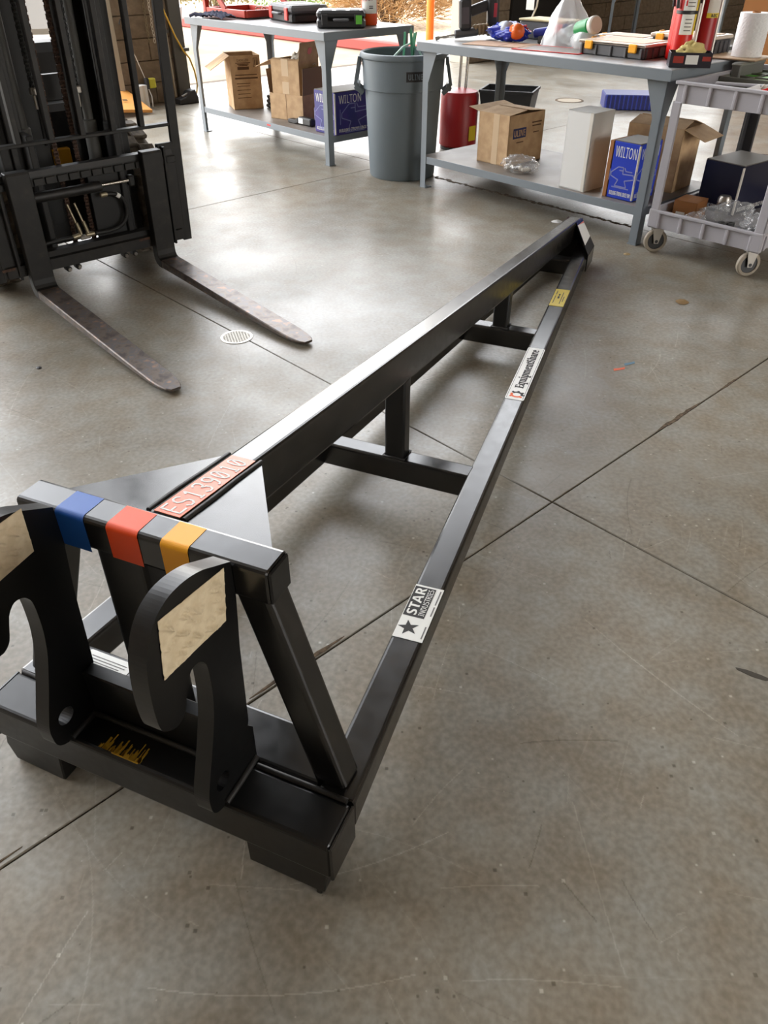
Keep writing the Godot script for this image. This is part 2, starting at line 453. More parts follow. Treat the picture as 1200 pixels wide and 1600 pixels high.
func build_hall() -> void:
	var H := 9.0; var E := 15.0
	# front wall: piers and lintel, doors stand open between them, a band of high windows over them
	var w := Node3D.new(); w.name = "wall_front"; add_child(w); w.transform = SITE; w.set_meta("kind", "structure")
	var core := MB.new()
	for p in [[-0.78, 0.0], [-7.2, -5.3], [-13.5, -11.8], [4.5, 16.3]]:
		core.box(Vector3(p[1] - p[0], 2.2, 0.26), Vector3((p[0] + p[1]) / 2, 1.1, -0.17))
	core.box(Vector3(29.8, 0.16, 0.2), Vector3(1.4, 4.9, -0.17)).box(Vector3(29.8, 0.3, 0.26), Vector3(1.4, H - 0.15, -0.17))
	for k in 9: core.box(Vector3(0.1, 3.6, 0.2), Vector3(-13.3 + k * 3.69, 6.95, -0.17))
	obj("core", core, M.mortar, w)
	blocks(w, -0.76, -0.02, 8, -0.025, 1)
	blocks(w, 4.5, 5.36, 8, -0.025, 2)
	blocks(w, 6.54, 13.0, 7, -0.025, 3)
	for p in [[-0.78, 0.0], [-7.2, -5.3], [-13.5, -11.8], [4.5, 16.3]]:
		struct("window_%d" % (2 + int(p[0] > -8.0) + int(p[0] > -2.0) + int(p[0] > 1.0)), MB.new().box(Vector3(p[1] - p[0], 2.6, 0.012), Vector3((p[0] + p[1]) / 2, 3.5, -0.17)), M.glass, SITE)
	struct("window_1", MB.new().box(Vector3(29.6, 3.7, 0.012), Vector3(1.4, 6.85, -0.17)), M.glass, SITE)
	struct("wall_right", MB.new().box(Vector3(0.3, H, E + 0.6), Vector3(16.3, H / 2, E / 2)), M.wall, SITE)
	struct("wall_left", MB.new().box(Vector3(0.3, H, E + 0.6), Vector3(-13.6, H / 2, E / 2)), M.wall, SITE)
	# back wall with one more open bay
	struct("wall_back", MB.new().box(Vector3(10.6, 3.8, 0.3), Vector3(-8.3, 1.9, E + 0.15)).box(Vector3(15.7, 3.8, 0.3), Vector3(8.65, 1.9, E + 0.15)).box(Vector3(30.2, H - 3.8, 0.3), Vector3(1.4, (H + 3.8) / 2, E + 0.15)), M.wall, SITE)
	struct("ceiling", MB.new().box(Vector3(30.2, 0.2, E + 0.6), Vector3(1.4, H + 0.1, E / 2)), M.ceiling, SITE)
	# steel jambs on both sides of the pier beside the open door
	struct("trim_1", MB.new().box(Vector3(0.14, 4.2, 0.05), Vector3(-0.045, 2.1, 0.028), 0.004).box(Vector3(0.03, 4.2, 0.34), Vector3(0.012, 2.1, -0.14), 0.004), M.frame_grey, SITE)
	struct("trim_2", MB.new().box(Vector3(0.06, 4.2, 0.05), Vector3(-0.765, 2.1, 0.03), 0.004).box(Vector3(0.03, 4.2, 0.34), Vector3(-0.795, 2.1, -0.14), 0.004), M.frame_pale, SITE)
	struct("trim_3", MB.new().box(Vector3(0.05, 4.2, 0.34), Vector3(4.5, 2.1, -0.14), 0.004), M.frame_pale, SITE)
	# a closed dark door in the far part of the wall
	var d := Node3D.new(); d.name = "door_1"; add_child(d); d.transform = SITE; d.set_meta("kind", "structure")
	obj("door_leaf", MB.new().box(Vector3(1.1, 2.6, 0.05), Vector3(5.95, 1.3, -0.015), 0.005), M.dark_door, d)
	obj("door_frame", MB.new().box(Vector3(0.07, 2.66, 0.1), Vector3(5.39, 1.33, 0.0), 0.005).box(Vector3(0.07, 2.66, 0.1), Vector3(6.51, 1.33, 0.0), 0.005).box(Vector3(1.2, 0.07, 0.1), Vector3(5.95, 2.65, 0.0), 0.005), M.dark_door, d)

func build_floor() -> void:
	var f := Node3D.new(); f.name = "floor"; add_child(f); f.set_meta("kind", "structure")
	var a := deg_to_rad(46.9)
	var e1 := Vector3(cos(a), 0, sin(a)); var e2 := Vector3(sin(a), 0, -cos(a))
	# local x = e2, y up, z = e1
	var xf := Transform3D(Basis(e2, Vector3.UP, e1), Vector3())
	obj("slab_base", MB.new().box(Vector3(34, 0.3, 23), Vector3(5.0, -0.175, 2.0)), M.gap, f, xf)
	var us := [-9.5, -6.3, -3.63, -0.97, 1.69, 4.36, 8.26, 12.0, 17.0, 21.5]
	var ws := [-9.2, -8.1, -4.62, -1.035, 2.55, 6.1, 13.0]
	for i in us.size() - 1:
		for j in ws.size() - 1:
			var w: float = us[i + 1] - us[i] - 0.0036; var h: float = ws[j + 1] - ws[j] - 0.0036
			obj("slab", MB.new().box(Vector3(w, 0.03, h), Vector3((us[i] + us[i + 1]) / 2, -0.015, (ws[j] + ws[j + 1]) / 2), 0.0025), M.floor, f, xf)
	# crumbled joint edges filled with dirt: [e2 from, e2 to, e1, half width]
	for q in [[0.55, 0.84, -1.045, 0.009], [2.3, 2.62, -1.038, 0.01], [1.1, 1.3, -1.037, 0.005], [-0.25, 0.02, -1.05, 0.006], [2.75, 2.95, -1.036, 0.006]]:
		var r := RandomNumberGenerator.new(); r.seed = int(q[0] * 100) + 7
		var top := PackedVector2Array(); var low := PackedVector2Array()
		for k in 15:
			var u: float = lerpf(q[0], q[1], k / 14.0); var hw: float = q[3] * sin(PI * (k + 0.3) / 14.6)
			top.append(Vector2(u, q[2] + hw * r.randf_range(0.4, 1.2)))
			low.append(Vector2(u, q[2] - hw * r.randf_range(0.4, 1.2)))
		for k in 15: top.append(low[14 - k])
		var pl := PackedVector2Array()
		for p in top: pl.append(Vector2(p.x, -p.y))
		obj("crumbled_joint", MB.new().prism(pl, 0.0, 0.0012, xf * Transform3D(Basis(Vector3.RIGHT, -PI / 2), Vector3())), M.dirt, f)
	# dirty line under the second bench
	var dl := MB.new(); var rr := RandomNumberGenerator.new(); rr.seed = 9
	for k in 60:
		var z := lerpf(-4.1, -2.4, k / 59.0)
		dl.box(Vector3(0.012 + rr.randf() * 0.022, 0.002, 0.02 + rr.randf() * 0.03), Vector3(4.36 + rr.randf_range(-0.012, 0.012), 0.0008, z))
	obj("dirt_line", dl, M.dirt, f, xf)

func build_outside() -> void:
	struct("ground", MB.new().box(Vector3(90, 0.2, 60), Vector3(0, -0.13, -30.4)).box(Vector3(90, 0.2, 40), Vector3(0, -0.13, 35.2)), M.apron, SITE)
	struct("planting_bed", MB.new().box(Vector3(30, 0.1, 40), Vector3(19.85, 0.0, -21)), M.mulch, SITE)
	tag(obj("curb", MB.new().box(Vector3(0.18, 0.16, 34), Vector3(4.72, 0.05, -18.2), 0.02), M.curb_red, self, SITE), "long red painted concrete curb edging the sunlit apron outside the door", "curb")
	var o := thing("bollard", "tall bright orange steel pole standing outside beside the open door", "pole", SITE * Vector3(4.7, -0.03, -0.95))
	obj("pole", MB.new().lathe([Vector2(0, 0), Vector2(0.058, 0), Vector2(0.058, 1.6), Vector2(0.05, 1.66), Vector2(0.0, 1.69)], 20), M.orange_pole, o)
	obj("base_flange", MB.new().lathe([Vector2(0, 0), Vector2(0.1, 0), Vector2(0.1, 0.012), Vector2(0, 0.012)], 20), M.orange_pole, o)
	# shrubs beyond the curb
	var sp := [
		["straw_clump", "large clump of dry straw-coloured ornamental grass, behind the orange bottle", Vector3(0.1, 0.03, -17.8), 1.1, 1.2, Color(0.62, 0.48, 0.3), 0],
		["green_shrub", "pale green leafy shrub outside, left of the dry grass clump", Vector3(-1.95, 0.03, -20.2), 1.0, 1.6, Color(0.42, 0.52, 0.3), 1],
		["dry_shrub", "brownish dry shrub outside, above the black tool case with red latches", Vector3(-4.0, 0.03, -21.6), 1.1, 1.4, Color(0.46, 0.42, 0.28), 1],
		["bare_bush", "sparse bare-branched bush outside, right of the orange pole", Vector3(3.1, 0.03, -18.2), 1.0, 1.7, Color(0.4, 0.4, 0.24), 2],
		["green_shrub", "bushy green shrub far behind the dry grass clump", Vector3(1.6, 0.03, -23.6), 1.5, 1.8, Color(0.4, 0.5, 0.26), 1]]
	var sd := 11
	for q in sp:
		sd += 1
		var r := RandomNumberGenerator.new(); r.seed = sd
		var t := thing(q[0], q[1], "shrub" if q[6] else "grass", q[2])
		var br := MB.new(); var lf := MB.new()
		var R: float = q[3]; var Hh: float = q[4]
		for k in (70 if q[6] == 0 else 26):
			var a := r.randf() * TAU; var e := r.randf_range(0.2, 1.0)
			var tip := Vector3(cos(a) * R * e, Hh * (1.15 - 0.6 * e * e) * r.randf_range(0.6, 1.0), sin(a) * R * e)
			var mid := tip * 0.5 + Vector3(0, Hh * 0.22, 0) + Vector3(r.randf() - 0.5, r.randf() - 0.5, r.randf() - 0.5) * 0.2
			br.pipe(PackedVector3Array([Vector3(cos(a), 0, sin(a)) * 0.1, mid, tip]), 0.02 if q[6] else 0.008, 5)
			if q[6]:
				for c in 3:
					var tw := mid.lerp(tip, r.randf()) 
					br.pipe(PackedVector3Array([tw, tw + Vector3(r.randf() - 0.5, r.randf() * 0.8, r.randf() - 0.5) * 0.6]), 0.007, 4)
		var nl: int = [2600, 3200, 700][q[6]]
		for k in nl:
			var a := r.randf() * TAU; var e := sqrt(r.randf())
			var c := Vector3(cos(a) * R * e, Hh * (0.12 + 0.98 * r.randf() * (1.0 - 0.55 * e * e)), sin(a) * R * e)
			var dirv := Vector3(r.randf() - 0.5, r.randf() - 0.3, r.randf() - 0.5).normalized()
			var side := dirv.cross(Vector3(r.randf() - 0.5, r.randf() - 0.5, r.randf() - 0.5)).normalized()
			if q[6] == 0:
				dirv = (Vector3(c.x, 0.25, c.z) * 0.8 + dirv * 0.5).normalized()
				lf.tri(c, c + side * 0.02, c + dirv * 0.55 + Vector3(0, -0.1, 0))
			else:
				var l := 0.07
				lf.quad(c, c + dirv * l * 0.5 + side * l * 0.3, c + dirv * l, c + dirv * l * 0.5 - side * l * 0.3)
		var lm := pbr(q[5], 0.8); lm.backlight_enabled = true; lm.backlight = q[5] * 0.5
		var fo := obj("foliage", lf, lm, t); fo.set_meta("kind", "stuff")
		obj("stems", br, pbr(Color(0.42, 0.33, 0.24), 0.9), t)
	build_car()

func build_car() -> void:
	var t := thing("parked_car", "silver parked car seen through the forklift mast in the bright yard", "car", Vector3(-5.5, -0.02, -13.9), 0.4)
	var paint := pbr(Color(0.72, 0.73, 0.74), 0.25, 0.3)
	var prof := PackedVector2Array([Vector2(-2.2, 0.3), Vector2(2.2, 0.3), Vector2(2.25, 0.6), Vector2(2.1, 0.82), Vector2(1.2, 0.95), Vector2(0.55, 1.42), Vector2(-1.0, 1.45), Vector2(-1.75, 1.0), Vector2(-2.2, 0.92), Vector2(-2.28, 0.6)])
	obj("body", MB.new().prism(prof, -0.85, 0.85, Transform3D(), 0.08), paint, t)
	var win := PackedVector2Array([Vector2(1.05, 0.98), Vector2(0.5, 1.36), Vector2(-0.95, 1.38), Vector2(-1.55, 1.02)])
	for s in [-1, 1]: obj("side_window", MB.new().prism(win, s * 0.855 - 0.004, s * 0.855 + 0.004), M.dark_door, t)
	obj("windshield", MB.new().bar(Vector3(1.17, 0.98, 0), Vector3(0.58, 1.4, 0), 1.4, 0.02), M.dark_door, t)
	for x in [-1.35, 1.4]:
		for s in [-1, 1]:
			var wh := obj("wheel", MB.new().rod(Vector3(x, 0.31, s * 0.7), Vector3(x, 0.31, s * 0.88), 0.31, 20, 0.03), M.plastic_black, t)
			obj("rim", MB.new().rod(Vector3(x, 0.31, s * 0.87), Vector3(x, 0.31, s * 0.89), 0.2, 16, 0.005), M.steel, wh)
	for s in [-1, 1]: obj("headlight", MB.new().box(Vector3(0.06, 0.14, 0.36), Vector3(2.2, 0.7, s * 0.6), 0.02), M.white, t)

func build_boom() -> void:
	# the truss boom lies on the floor; local x across (right), y up, -z along the boom away from its hooks
	var t := thing("truss_boom", "long black steel truss boom lying on the floor, hook plates at its near end", "boom", Vector3(-0.3953, 0, -0.9396), -0.4095)
	var B := 0.188; var T := 0.65
	var P := func(u: float, y: float, w: float) -> Vector3: return Vector3(u, y, -w)
	var R3 := 0.009
	# lower front beam, rear tube, feet
	obj("front_beam", MB.new().bar(P.call(-0.383, B - 0.051, -0.0815), P.call(0.383, B - 0.051, -0.0815), 0.091, 0.102, Vector3.UP, R3), M.black, t)
	for s in [-1, 1]: obj("end_plate", MB.new().box(Vector3(0.007, 0.1, 0.092), Vector3(s * 0.3865, B - 0.052, 0.0815), 0.002), M.black_dusty, t)
	obj("rear_tube", MB.new().bar(P.call(-0.311, B - 0.04, 0.029), P.call(0.311, B - 0.04, 0.029), 0.108, 0.08, Vector3.UP, R3), M.black_dusty, t)
	obj("foot_pad", MB.new().prism(PackedVector2Array([Vector2(0.206, 0.088), Vector2(0.206, 0.016), Vector2(0.365, 0.016), Vector2(0.376, 0.088)]), 0.035, 0.122, Transform3D(), 0.003), M.black, t)
	obj("foot_pad", MB.new().prism(PackedVector2Array([Vector2(-0.376, 0.088), Vector2(-0.386, 0.055), Vector2(-0.375, 0.004), Vector2(-0.245, 0.0), Vector2(-0.232, 0.088)]), 0.035, 0.122, Transform3D(), 0.003), M.black, t)
	obj("foot_lug", MB.new().box(Vector3(0.012, 0.05, 0.07), Vector3(0.352, 0.025, 0.085), 0.002), M.black, t)
	# upper beam with three coloured tapes wrapped over it
	var ub := obj("upper_beam", MB.new().bar(P.call(-0.2547, T - 0.0345, 0.032), P.call(0.2387, T - 0.0345, 0.032), 0.064, 0.069, Vector3.UP, R3), M.black_dusty, t)
	obj("end_cap", MB.new().box(Vector3(0.006, 0.064, 0.058), Vector3(0.2405, T - 0.035, -0.032), 0.003), M.black, ub)
	for q in [[-0.168, -0.111, "blue_tape", M.blue_tape, "blue tape wrapped over the beam, leftmost"], [-0.062, -0.002, "orange_tape", M.orange_tape, "orange tape wrapped over the beam, between the blue and yellow ones"], [0.045, 0.095, "yellow_tape", M.yellow_tape, "yellow tape wrapped over the beam"]]:
		# a wrap: over the top from the back edge, round the front corner and down the front face
		var m := MB.new()
		var pts := PackedVector2Array()   # (w, y)
		for k in 5: pts.append(Vector2(0.055 + 0.0088 * sin(PI / 2 * (4 - k) / 4.0) * 0.6, T - 0.009 + 0.0097 * cos(PI / 2 * (4 - k) / 4.0)))
		for k in 7: pts.append(Vector2(0.009 - 0.0099 * sin(PI / 2 * k / 6.0), T - 0.009 + 0.0099 * cos(PI / 2 * k / 6.0)))
		pts.append(Vector2(-0.0009, T - 0.068))
		if q[2] == "blue_tape": pts.append(Vector2(-0.0008, T - 0.073))
		for k in pts.size() - 1:
			var a := pts[k]; var b := pts[k + 1]
			var f := k / float(pts.size())
			m.quad(P.call(q[0], a.y, a.x), P.call(q[0], b.y, b.x), P.call(q[1] + 0.004 * f, b.y, b.x), P.call(q[1] + 0.004 * f, a.y, a.x))
			m.quad(P.call(q[0], a.y - 0.0006, a.x + 0.0006), P.call(q[1], a.y - 0.0006, a.x + 0.0006), P.call(q[1], b.y - 0.0006, b.x + 0.0006), P.call(q[0], b.y - 0.0006, b.x + 0.0006))
		var tp := obj(q[2], m, q[3], ub)
		tp.set_meta("label", q[4])
	# struts from the upper beam down to the rear tube, the centre post, the tie between the hooks
	for s in [-1, 1]:
		obj("strut", MB.new().bar(P.call(s * 0.198, T - 0.04, 0.032), P.call(s * 0.336, B - 0.004, 0.008), 0.062, 0.057, Vector3(0, 0, 1), R3), M.black_dusty if s > 0 else M.black, t)
	obj("center_post", MB.new().bar(P.call(-0.055, B - 0.005, 0.028), P.call(-0.055, T - 0.04, 0.032), 0.1, 0.056, Vector3(0, 0, 1), R3), M.black, t)
	obj("tie_plate", MB.new().box(Vector3(0.318, 0.118, 0.03), Vector3(-0.01, B + 0.055, 0.04), 0.003), M.black, t)
	# hook plates, cut from thick plate: (height, w) of the outline seen from the right
	var prof := [[0.655, -0.001], [0.677, -0.041], [0.693, -0.071], [0.703, -0.105], [0.705, -0.138], [0.698, -0.163], [0.686, -0.18], [0.667, -0.195], [0.638, -0.208], [0.604, -0.214], [0.565, -0.217], [0.532, -0.217], [0.512, -0.215], [0.5, -0.211], [0.49, -0.202], [0.482, -0.192], [0.478, -0.182], [0.479, -0.172], [0.489, -0.16], [0.513, -0.151], [0.532, -0.144], [0.545, -0.132], [0.5475, -0.122], [0.542, -0.108], [0.529, -0.099], [0.515, -0.096], [0.491, -0.0955], [0.456, -0.097], [0.427, -0.101], [0.395, -0.108], [0.34, -0.126], [0.274, -0.15], [0.247, -0.157], [0.225, -0.157], [0.209, -0.155], [0.197, -0.149], [0.189, -0.14], [0.184, -0.13], [0.185, -0.1], [0.186, -0.015], [0.271, -0.013], [0.29, -0.026], [0.3, -0.022], [0.481, -0.012], [0.581, -0.001]]
	var hole := Vector2(0.116, 0.246)
	# finer outline along the curved runs
	var prof2 := PackedVector2Array(); var cut := 0
	for k in prof.size():
		var p := Vector2(-prof[k][1], prof[k][0])
		prof2.append(p)
		if k == 37: cut = prof2.size() - 1
		if k < 36 and k > 0:
			var a := Vector2(-prof[k - 1][1], prof[k - 1][0]); var b := Vector2(-prof[k + 1][1], prof[k + 1][0]); var c := Vector2(-prof[k + 2][1], prof[k + 2][0])
			for q in 3: prof2.append(p.cubic_interpolate(b, a, c, (q + 1) / 4.0))
	for s in [-1, 1]:
		var face := 0.178 if s > 0 else -0.168
		var poly := PackedVector2Array()
		# local 2D: x = -w (towards the viewer side), y = height
		for k in prof2.size():
			poly.append(prof2[k])
			if k == cut:
				# slit to the pin hole, once round it and back
				var start := Vector2(hole.x, 0.186)
				poly.append(start)
				for a in 25:
					var an := -PI / 2 + TAU * a / 24.0
					poly.append(hole + Vector2(cos(an), sin(an)) * 0.0185 + Vector2(-0.0002 if a == 24 else 0.0, 0))
				poly.append(start - Vector2(0.0002, 0))
		# the plate lies in the plane of z (x of the outline) and y; extrude along x
		var xf := Transform3D(Basis(Vector3(0, 0, 1), Vector3(0, 1, 0), Vector3(-1, 0, 0)), Vector3(face, 0, 0))
		var h := obj("hook_plate", MB.new().prism(poly, 0.0, 0.031, xf), M.black, t)
		# masking tape on its outer face, wrinkled
		var c4 := [Vector2(0.172, 0.686), Vector2(0.02, 0.658), Vector2(0.036, 0.562), Vector2(0.187, 0.585)]
		if s < 0: c4 = [Vector2(0.178, 0.692), Vector2(0.058, 0.692), Vector2(0.062, 0.607), Vector2(0.098, 0.594)]
		if s < 0: c4[3] = Vector2(0.19, 0.6)
		var rip := noise(22.0, 3, 5 + s); rip.frequency = 22.0
		var fn := func(a: float, b: float) -> Vector3:
			var top: Vector2 = c4[0].lerp(c4[1], a); var low: Vector2 = c4[3].lerp(c4[2], a)
			var p := top.lerp(low, b)
			var q := Vector2(p.x * 0.8 + p.y * 0.6, -p.x * 0.6 + p.y * 0.8)
			var e := rip.get_noise_2d(q.x * 0.7, q.y * 3.2)
			var rim := clampf(minf(minf(a, 1.0 - a), minf(b, 1.0 - b)) * 9.0, 0.12, 1.0)
			var hgt := 0.0012 + maxf(0.0, e - 0.1) * 0.022 * rim
			return Vector3(face + hgt, p.y, p.x)
		obj("masking_tape", MB.new().sheet(func(a, b): return fn.call(a, 1.0 - b), 46, 34, 0.0008), M.masking, h)
		# weld at the foot of the plate
		obj("weld_bead", MB.new().pipe(PackedVector3Array([P.call(face + 0.002, B + 0.002, -0.122), P.call(face + 0.003, B + 0.003, -0.08), P.call(face + 0.002, B + 0.002, -0.02)]), 0.007, 8), M.weld, h)
	obj("weld_bead", MB.new().pipe(PackedVector3Array([P.call(0.19, B - 0.002, -0.033), P.call(0.25, B, -0.034), P.call(0.3, B - 0.001, -0.033), P.call(0.375, B, -0.034)]), 0.006, 8), M.weld, t)
	obj("weld_bead", MB.new().pipe(PackedVector3Array([P.call(-0.375, B - 0.002, -0.033), P.call(-0.25, B, -0.034), P.call(-0.2, B - 0.001, -0.033)]), 0.006, 8), M.weld, t)
	obj("weld_bead", MB.new().pipe(PackedVector3Array([P.call(-0.165, B + 0.002, -0.058), P.call(-0.05, B + 0.003, -0.058), P.call(0.145, B + 0.002, -0.058)]), 0.007, 8), M.weld, t)
	# yellow paint scraped on the beam between the hooks
	var sm := MB.new(); var rr := RandomNumberGenerator.new(); rr.seed = 3
	sm.box(Vector3(0.06, 0.0008, 0.0025), Vector3(-0.045, B + 0.0004, 0.119))
	for k in 90:
		var u := -0.012 - 0.095 * pow(rr.randf(), 1.4); var len := 0.006 + rr.randf() * rr.randf() * 0.034; var w := -0.118 + len * 0.5 + (0.012 if k % 9 == 0 else 0.0)
		sm.box(Vector3(0.0012 + rr.randf() * 0.002, 0.0007, len), Vector3(u, B + 0.0003, -w))
	obj("yellow_paint_mark", sm, pbr(Color(0.72, 0.55, 0.08), 0.6), t).set_meta("kind", "stuff")
	# top chord, sloping to the tip
	var yc := func(w: float) -> float: return 0.65 - 0.1245 * w
	var yr := func(w: float) -> float: return 0.189 - 0.0268 * w
	var ri := func(w: float) -> float: return 0.3136 - 0.0765 * w
	obj("top_chord", MB.new().bar(P.call(0, yc.call(0.066) - 0.053, 0.066), P.call(0, yc.call(3.61) - 0.053, 3.61), 0.0635, 0.106, Vector3.UP, R3), M.black_dusty, t)
	for s in [-1, 1]:
		obj("bottom_rail", MB.new().bar(P.call(s * (ri.call(-0.034) + 0.036), yr.call(-0.034) - 0.04, -0.034), P.call(s * (ri.call(3.49) + 0.036), yr.call(3.49) - 0.04, 3.49), 0.0723, 0.08, Vector3.UP, R3), M.black_dusty, t)
	# gussets between upper beam and chord, with weld beads along the chord
	for s in [-1, 1]:
		var g := PackedVector2Array([Vector2(s * 0.033, 0.064), Vector2(s * 0.212, 0.064), Vector2(s * 0.033, 0.325)])
		var y0 := 0.636; var sl := 0.1245
		var xf := Transform3D(Basis(Vector3(1, 0, 0), Vector3(0, -sl, -1).normalized(), Vector3(0, 1, -sl).normalized()), P.call(0, y0 + 0.008, 0))
		obj("gusset", MB.new().prism(g, -0.008, 0.0, xf), M.black_dusty, t)
		obj("weld_bead", MB.new().pipe(PackedVector3Array([P.call(s * 0.036, 0.636, 0.075), P.call(s * 0.037, 0.626, 0.16), P.call(s * 0.035, 0.617, 0.23), P.call(s * 0.036, 0.605, 0.318)]), 0.005, 8), M.weld, t)
	# cross bars between the rails, posts up to the chord
	for w in [1.057, 2.175, 3.2]:
		var wd := 0.066
		obj("cross_bar", MB.new().bar(P.call(-ri.call(w) - 0.004, yr.call(w) - 0.04, w + wd / 2), P.call(ri.call(w) + 0.004, yr.call(w) - 0.04, w + wd / 2), wd, 0.078, Vector3.UP, R3), M.black_dusty, t)
		if w < 3.0:
			obj("post", MB.new().bar(P.call(0, yr.call(w) - 0.006, w + 0.035), P.call(0, yc.call(w + 0.03) - 0.1, w + 0.035), 0.0635, 0.05, Vector3(0, 0, 1), R3), M.black, t)
			obj("weld_bead", MB.new().pipe(PackedVector3Array([P.call(-0.034, yr.call(w) + 0.001, w + 0.008), P.call(0.034, yr.call(w) + 0.001, w + 0.008), P.call(0.034, yr.call(w) + 0.001, w + 0.062), P.call(-0.034, yr.call(w) + 0.001, w + 0.062)]), 0.004, 6, true), M.weld, t)
	# tip: slanted side plates, skirts and an end plate
	for s in [-1, 1]:
		var a: Vector3 = P.call(s * 0.03, 0.212, 3.47); var b: Vector3 = P.call(s * 0.142, 0.103, 3.31); var c: Vector3 = P.call(s * 0.139, 0.1, 3.49); var d: Vector3 = P.call(s * 0.034, 0.2, 3.61)
		var nn := (b - a).cross(d - a).normalized() * (1.0 if s > 0 else -1.0)
		if nn.y < 0: nn = -nn
		var m := MB.new()
		var k := nn * 0.003
		if s > 0:
			m.quad(a + k, b + k, c + k, d + k); m.quad(a - k, d - k, c - k, b - k)
			m.quad(b - k, c - k, c + k, b + k); m.quad(a - k, b - k, b + k, a + k); m.quad(c - k, d - k, d + k, c + k); m.quad(d - k, a - k, a + k, d + k)
		else:
			m.quad(a + k, d + k, c + k, b + k); m.quad(a - k, b - k, c - k, d - k)
			m.quad(b - k, b + k, c + k, c - k); m.quad(a - k, a + k, b + k, b - k); m.quad(c - k, c + k, d + k, d - k); m.quad(d - k, d + k, a + k, a - k)
		obj("tip_plate", m, M.black_dusty, t)
		obj("tip_skirt", MB.new().bar(b + Vector3(0, -0.043, 0), c + Vector3(0, -0.04, 0), 0.007, 0.082, Vector3.UP, 0.001, 1), M.black_dusty, t)
		if s > 0:
			var lab := MB.new(); var e := nn * 0.0042
			var q := func(i: float, j: float) -> Vector3: return a.lerp(d, i).lerp(b.lerp(c, i), j) + e
			lab.quad(q.call(0.03, 0.1), q.call(0.03, 0.72), q.call(0.97, 0.66), q.call(0.97, 0.12))
			var ll := obj("warning_label", lab, M.decal_white, t); ll.set_meta("label", "striped white warning label with a red line, on the tip")
			e = nn * 0.005
			var l2 := MB.new()
			for z in [[0.2, 0.025], [0.27, 0.03], [0.36, 0.05], [0.45, 0.03], [0.52, 0.03], [0.6, 0.025]]:
				l2.quad(q.call(0.08, z[0]), q.call(0.08, z[0] + z[1]), q.call(0.92, z[0] + z[1]), q.call(0.92, z[0]))
			obj("print_lines", l2, M.grey_ink, ll)
			var l3 := MB.new()
			l3.quad(q.call(0.03, 0.1), q.call(0.03, 0.16), q.call(0.97, 0.17), q.call(0.97, 0.11))
			obj("red_line", l3, M.sticker_orange, ll)
	obj("end_plate", MB.new().prism(PackedVector2Array([Vector2(-0.03, 0.2), Vector2(-0.139, 0.1), Vector2(-0.139, 0.02), Vector2(0.139, 0.02), Vector2(0.139, 0.1), Vector2(0.03, 0.2)]), -3.5, -3.494), M.black_dusty, t)
	# decals. On the rails they read along the boom, letter tops to the left
	var along := func(u: float, y: float, w: float, slope: float, side: float) -> Transform3D:
		var x := Vector3(side, slope, -1).normalized()
		var z := Vector3(0, 1, slope).normalized()
		return Transform3D(Basis(x, z.cross(x), z), Vector3(u, y, -w))
	# serial sticker on the chord
	var es := obj("serial_sticker", plate(0.236, 0.052, 0.0008), M.sticker_orange, t, along.call(0.004, yc.call(0.19) + 0.0006, 0.19, -0.1245, 0.0))
	es.set_meta("label", "orange serial number sticker on the chord")
	var gl := {"E": [[[1, 1], [0, 1], [0, 0], [1, 0]], [[0, 0.5], [0.8, 0.5]]], "S": [[[1, 0.85], [0.75, 1], [0.3, 1], [0, 0.85], [0, 0.65], [0.3, 0.52], [0.7, 0.48], [1, 0.35], [1, 0.15], [0.7, 0], [0.25, 0], [0, 0.15]]],
		"1": [[[0.2, 0.8], [0.55, 1], [0.55, 0]], [[0.2, 0], [0.9, 0]]], "3": [[[0.05, 0.88], [0.3, 1], [0.75, 1], [0.95, 0.82], [0.9, 0.62], [0.5, 0.53]], [[0.5, 0.53], [0.9, 0.43], [1, 0.22], [0.8, 0.02], [0.3, 0], [0.05, 0.12]]],
		"9": [[[0.95, 0.7], [0.75, 0.5], [0.3, 0.5], [0.08, 0.68], [0.12, 0.9], [0.4, 1], [0.75, 0.97], [0.95, 0.8], [0.9, 0.35], [0.65, 0.05], [0.3, 0]]], "0": [[[0.5, 1], [0.85, 0.88], [1, 0.5], [0.85, 0.12], [0.5, 0], [0.15, 0.12], [0, 0.5], [0.15, 0.88], [0.5, 1]], [[0.15, 0.08], [0.85, 0.92]]]}
	var st := MB.new(); var cx := -0.108
	for ch in "ES139010":
		for ln in gl[ch]:
			var pth := PackedVector3Array()
			for p in ln: pth.append(Vector3(cx + p[0] * 0.018, -0.019 + p[1] * 0.038, 0.0006))
			for i in pth.size() - 1: st.bar(pth[i], pth[i + 1] + (pth[i + 1] - pth[i]).normalized() * 0.001, 0.0042, 0.0014, Vector3(0, 0, 1), 0.0003, 1)
		cx += 0.0275
	obj("serial_number", st, M.white, es)
	# white maker's decal
	var slr := -0.0268
	var star := obj("maker_decal", plate(0.183, 0.069, 0.001), M.decal_white, t, along.call(ri.call(0.468) + 0.0375, yr.call(0.468) + 0.0008, 0.468, slr, -0.0765))
	star.set_meta("label", "white decal with a black star reading STAR INDUSTRIES")
	obj("black_panel", MB.new().box(Vector3(0.104, 0.05, 0.0006), Vector3(0.033, 0.008, 0.0007)), M.ink, star)
	text("star_word", "STAR", 0.094, 0.024, M.decal_white, star, facing(Vector3(0.034, 0.016, 0.0014), Vector3.RIGHT, Vector3.UP), "Droid Sans", 700)
	text("industries_word", "INDUSTRIES", 0.092, 0.0135, M.decal_white, star, facing(Vector3(0.034, -0.0075, 0.0014), Vector3.RIGHT, Vector3.UP), "Droid Sans", 400)
	var sp := PackedVector2Array()
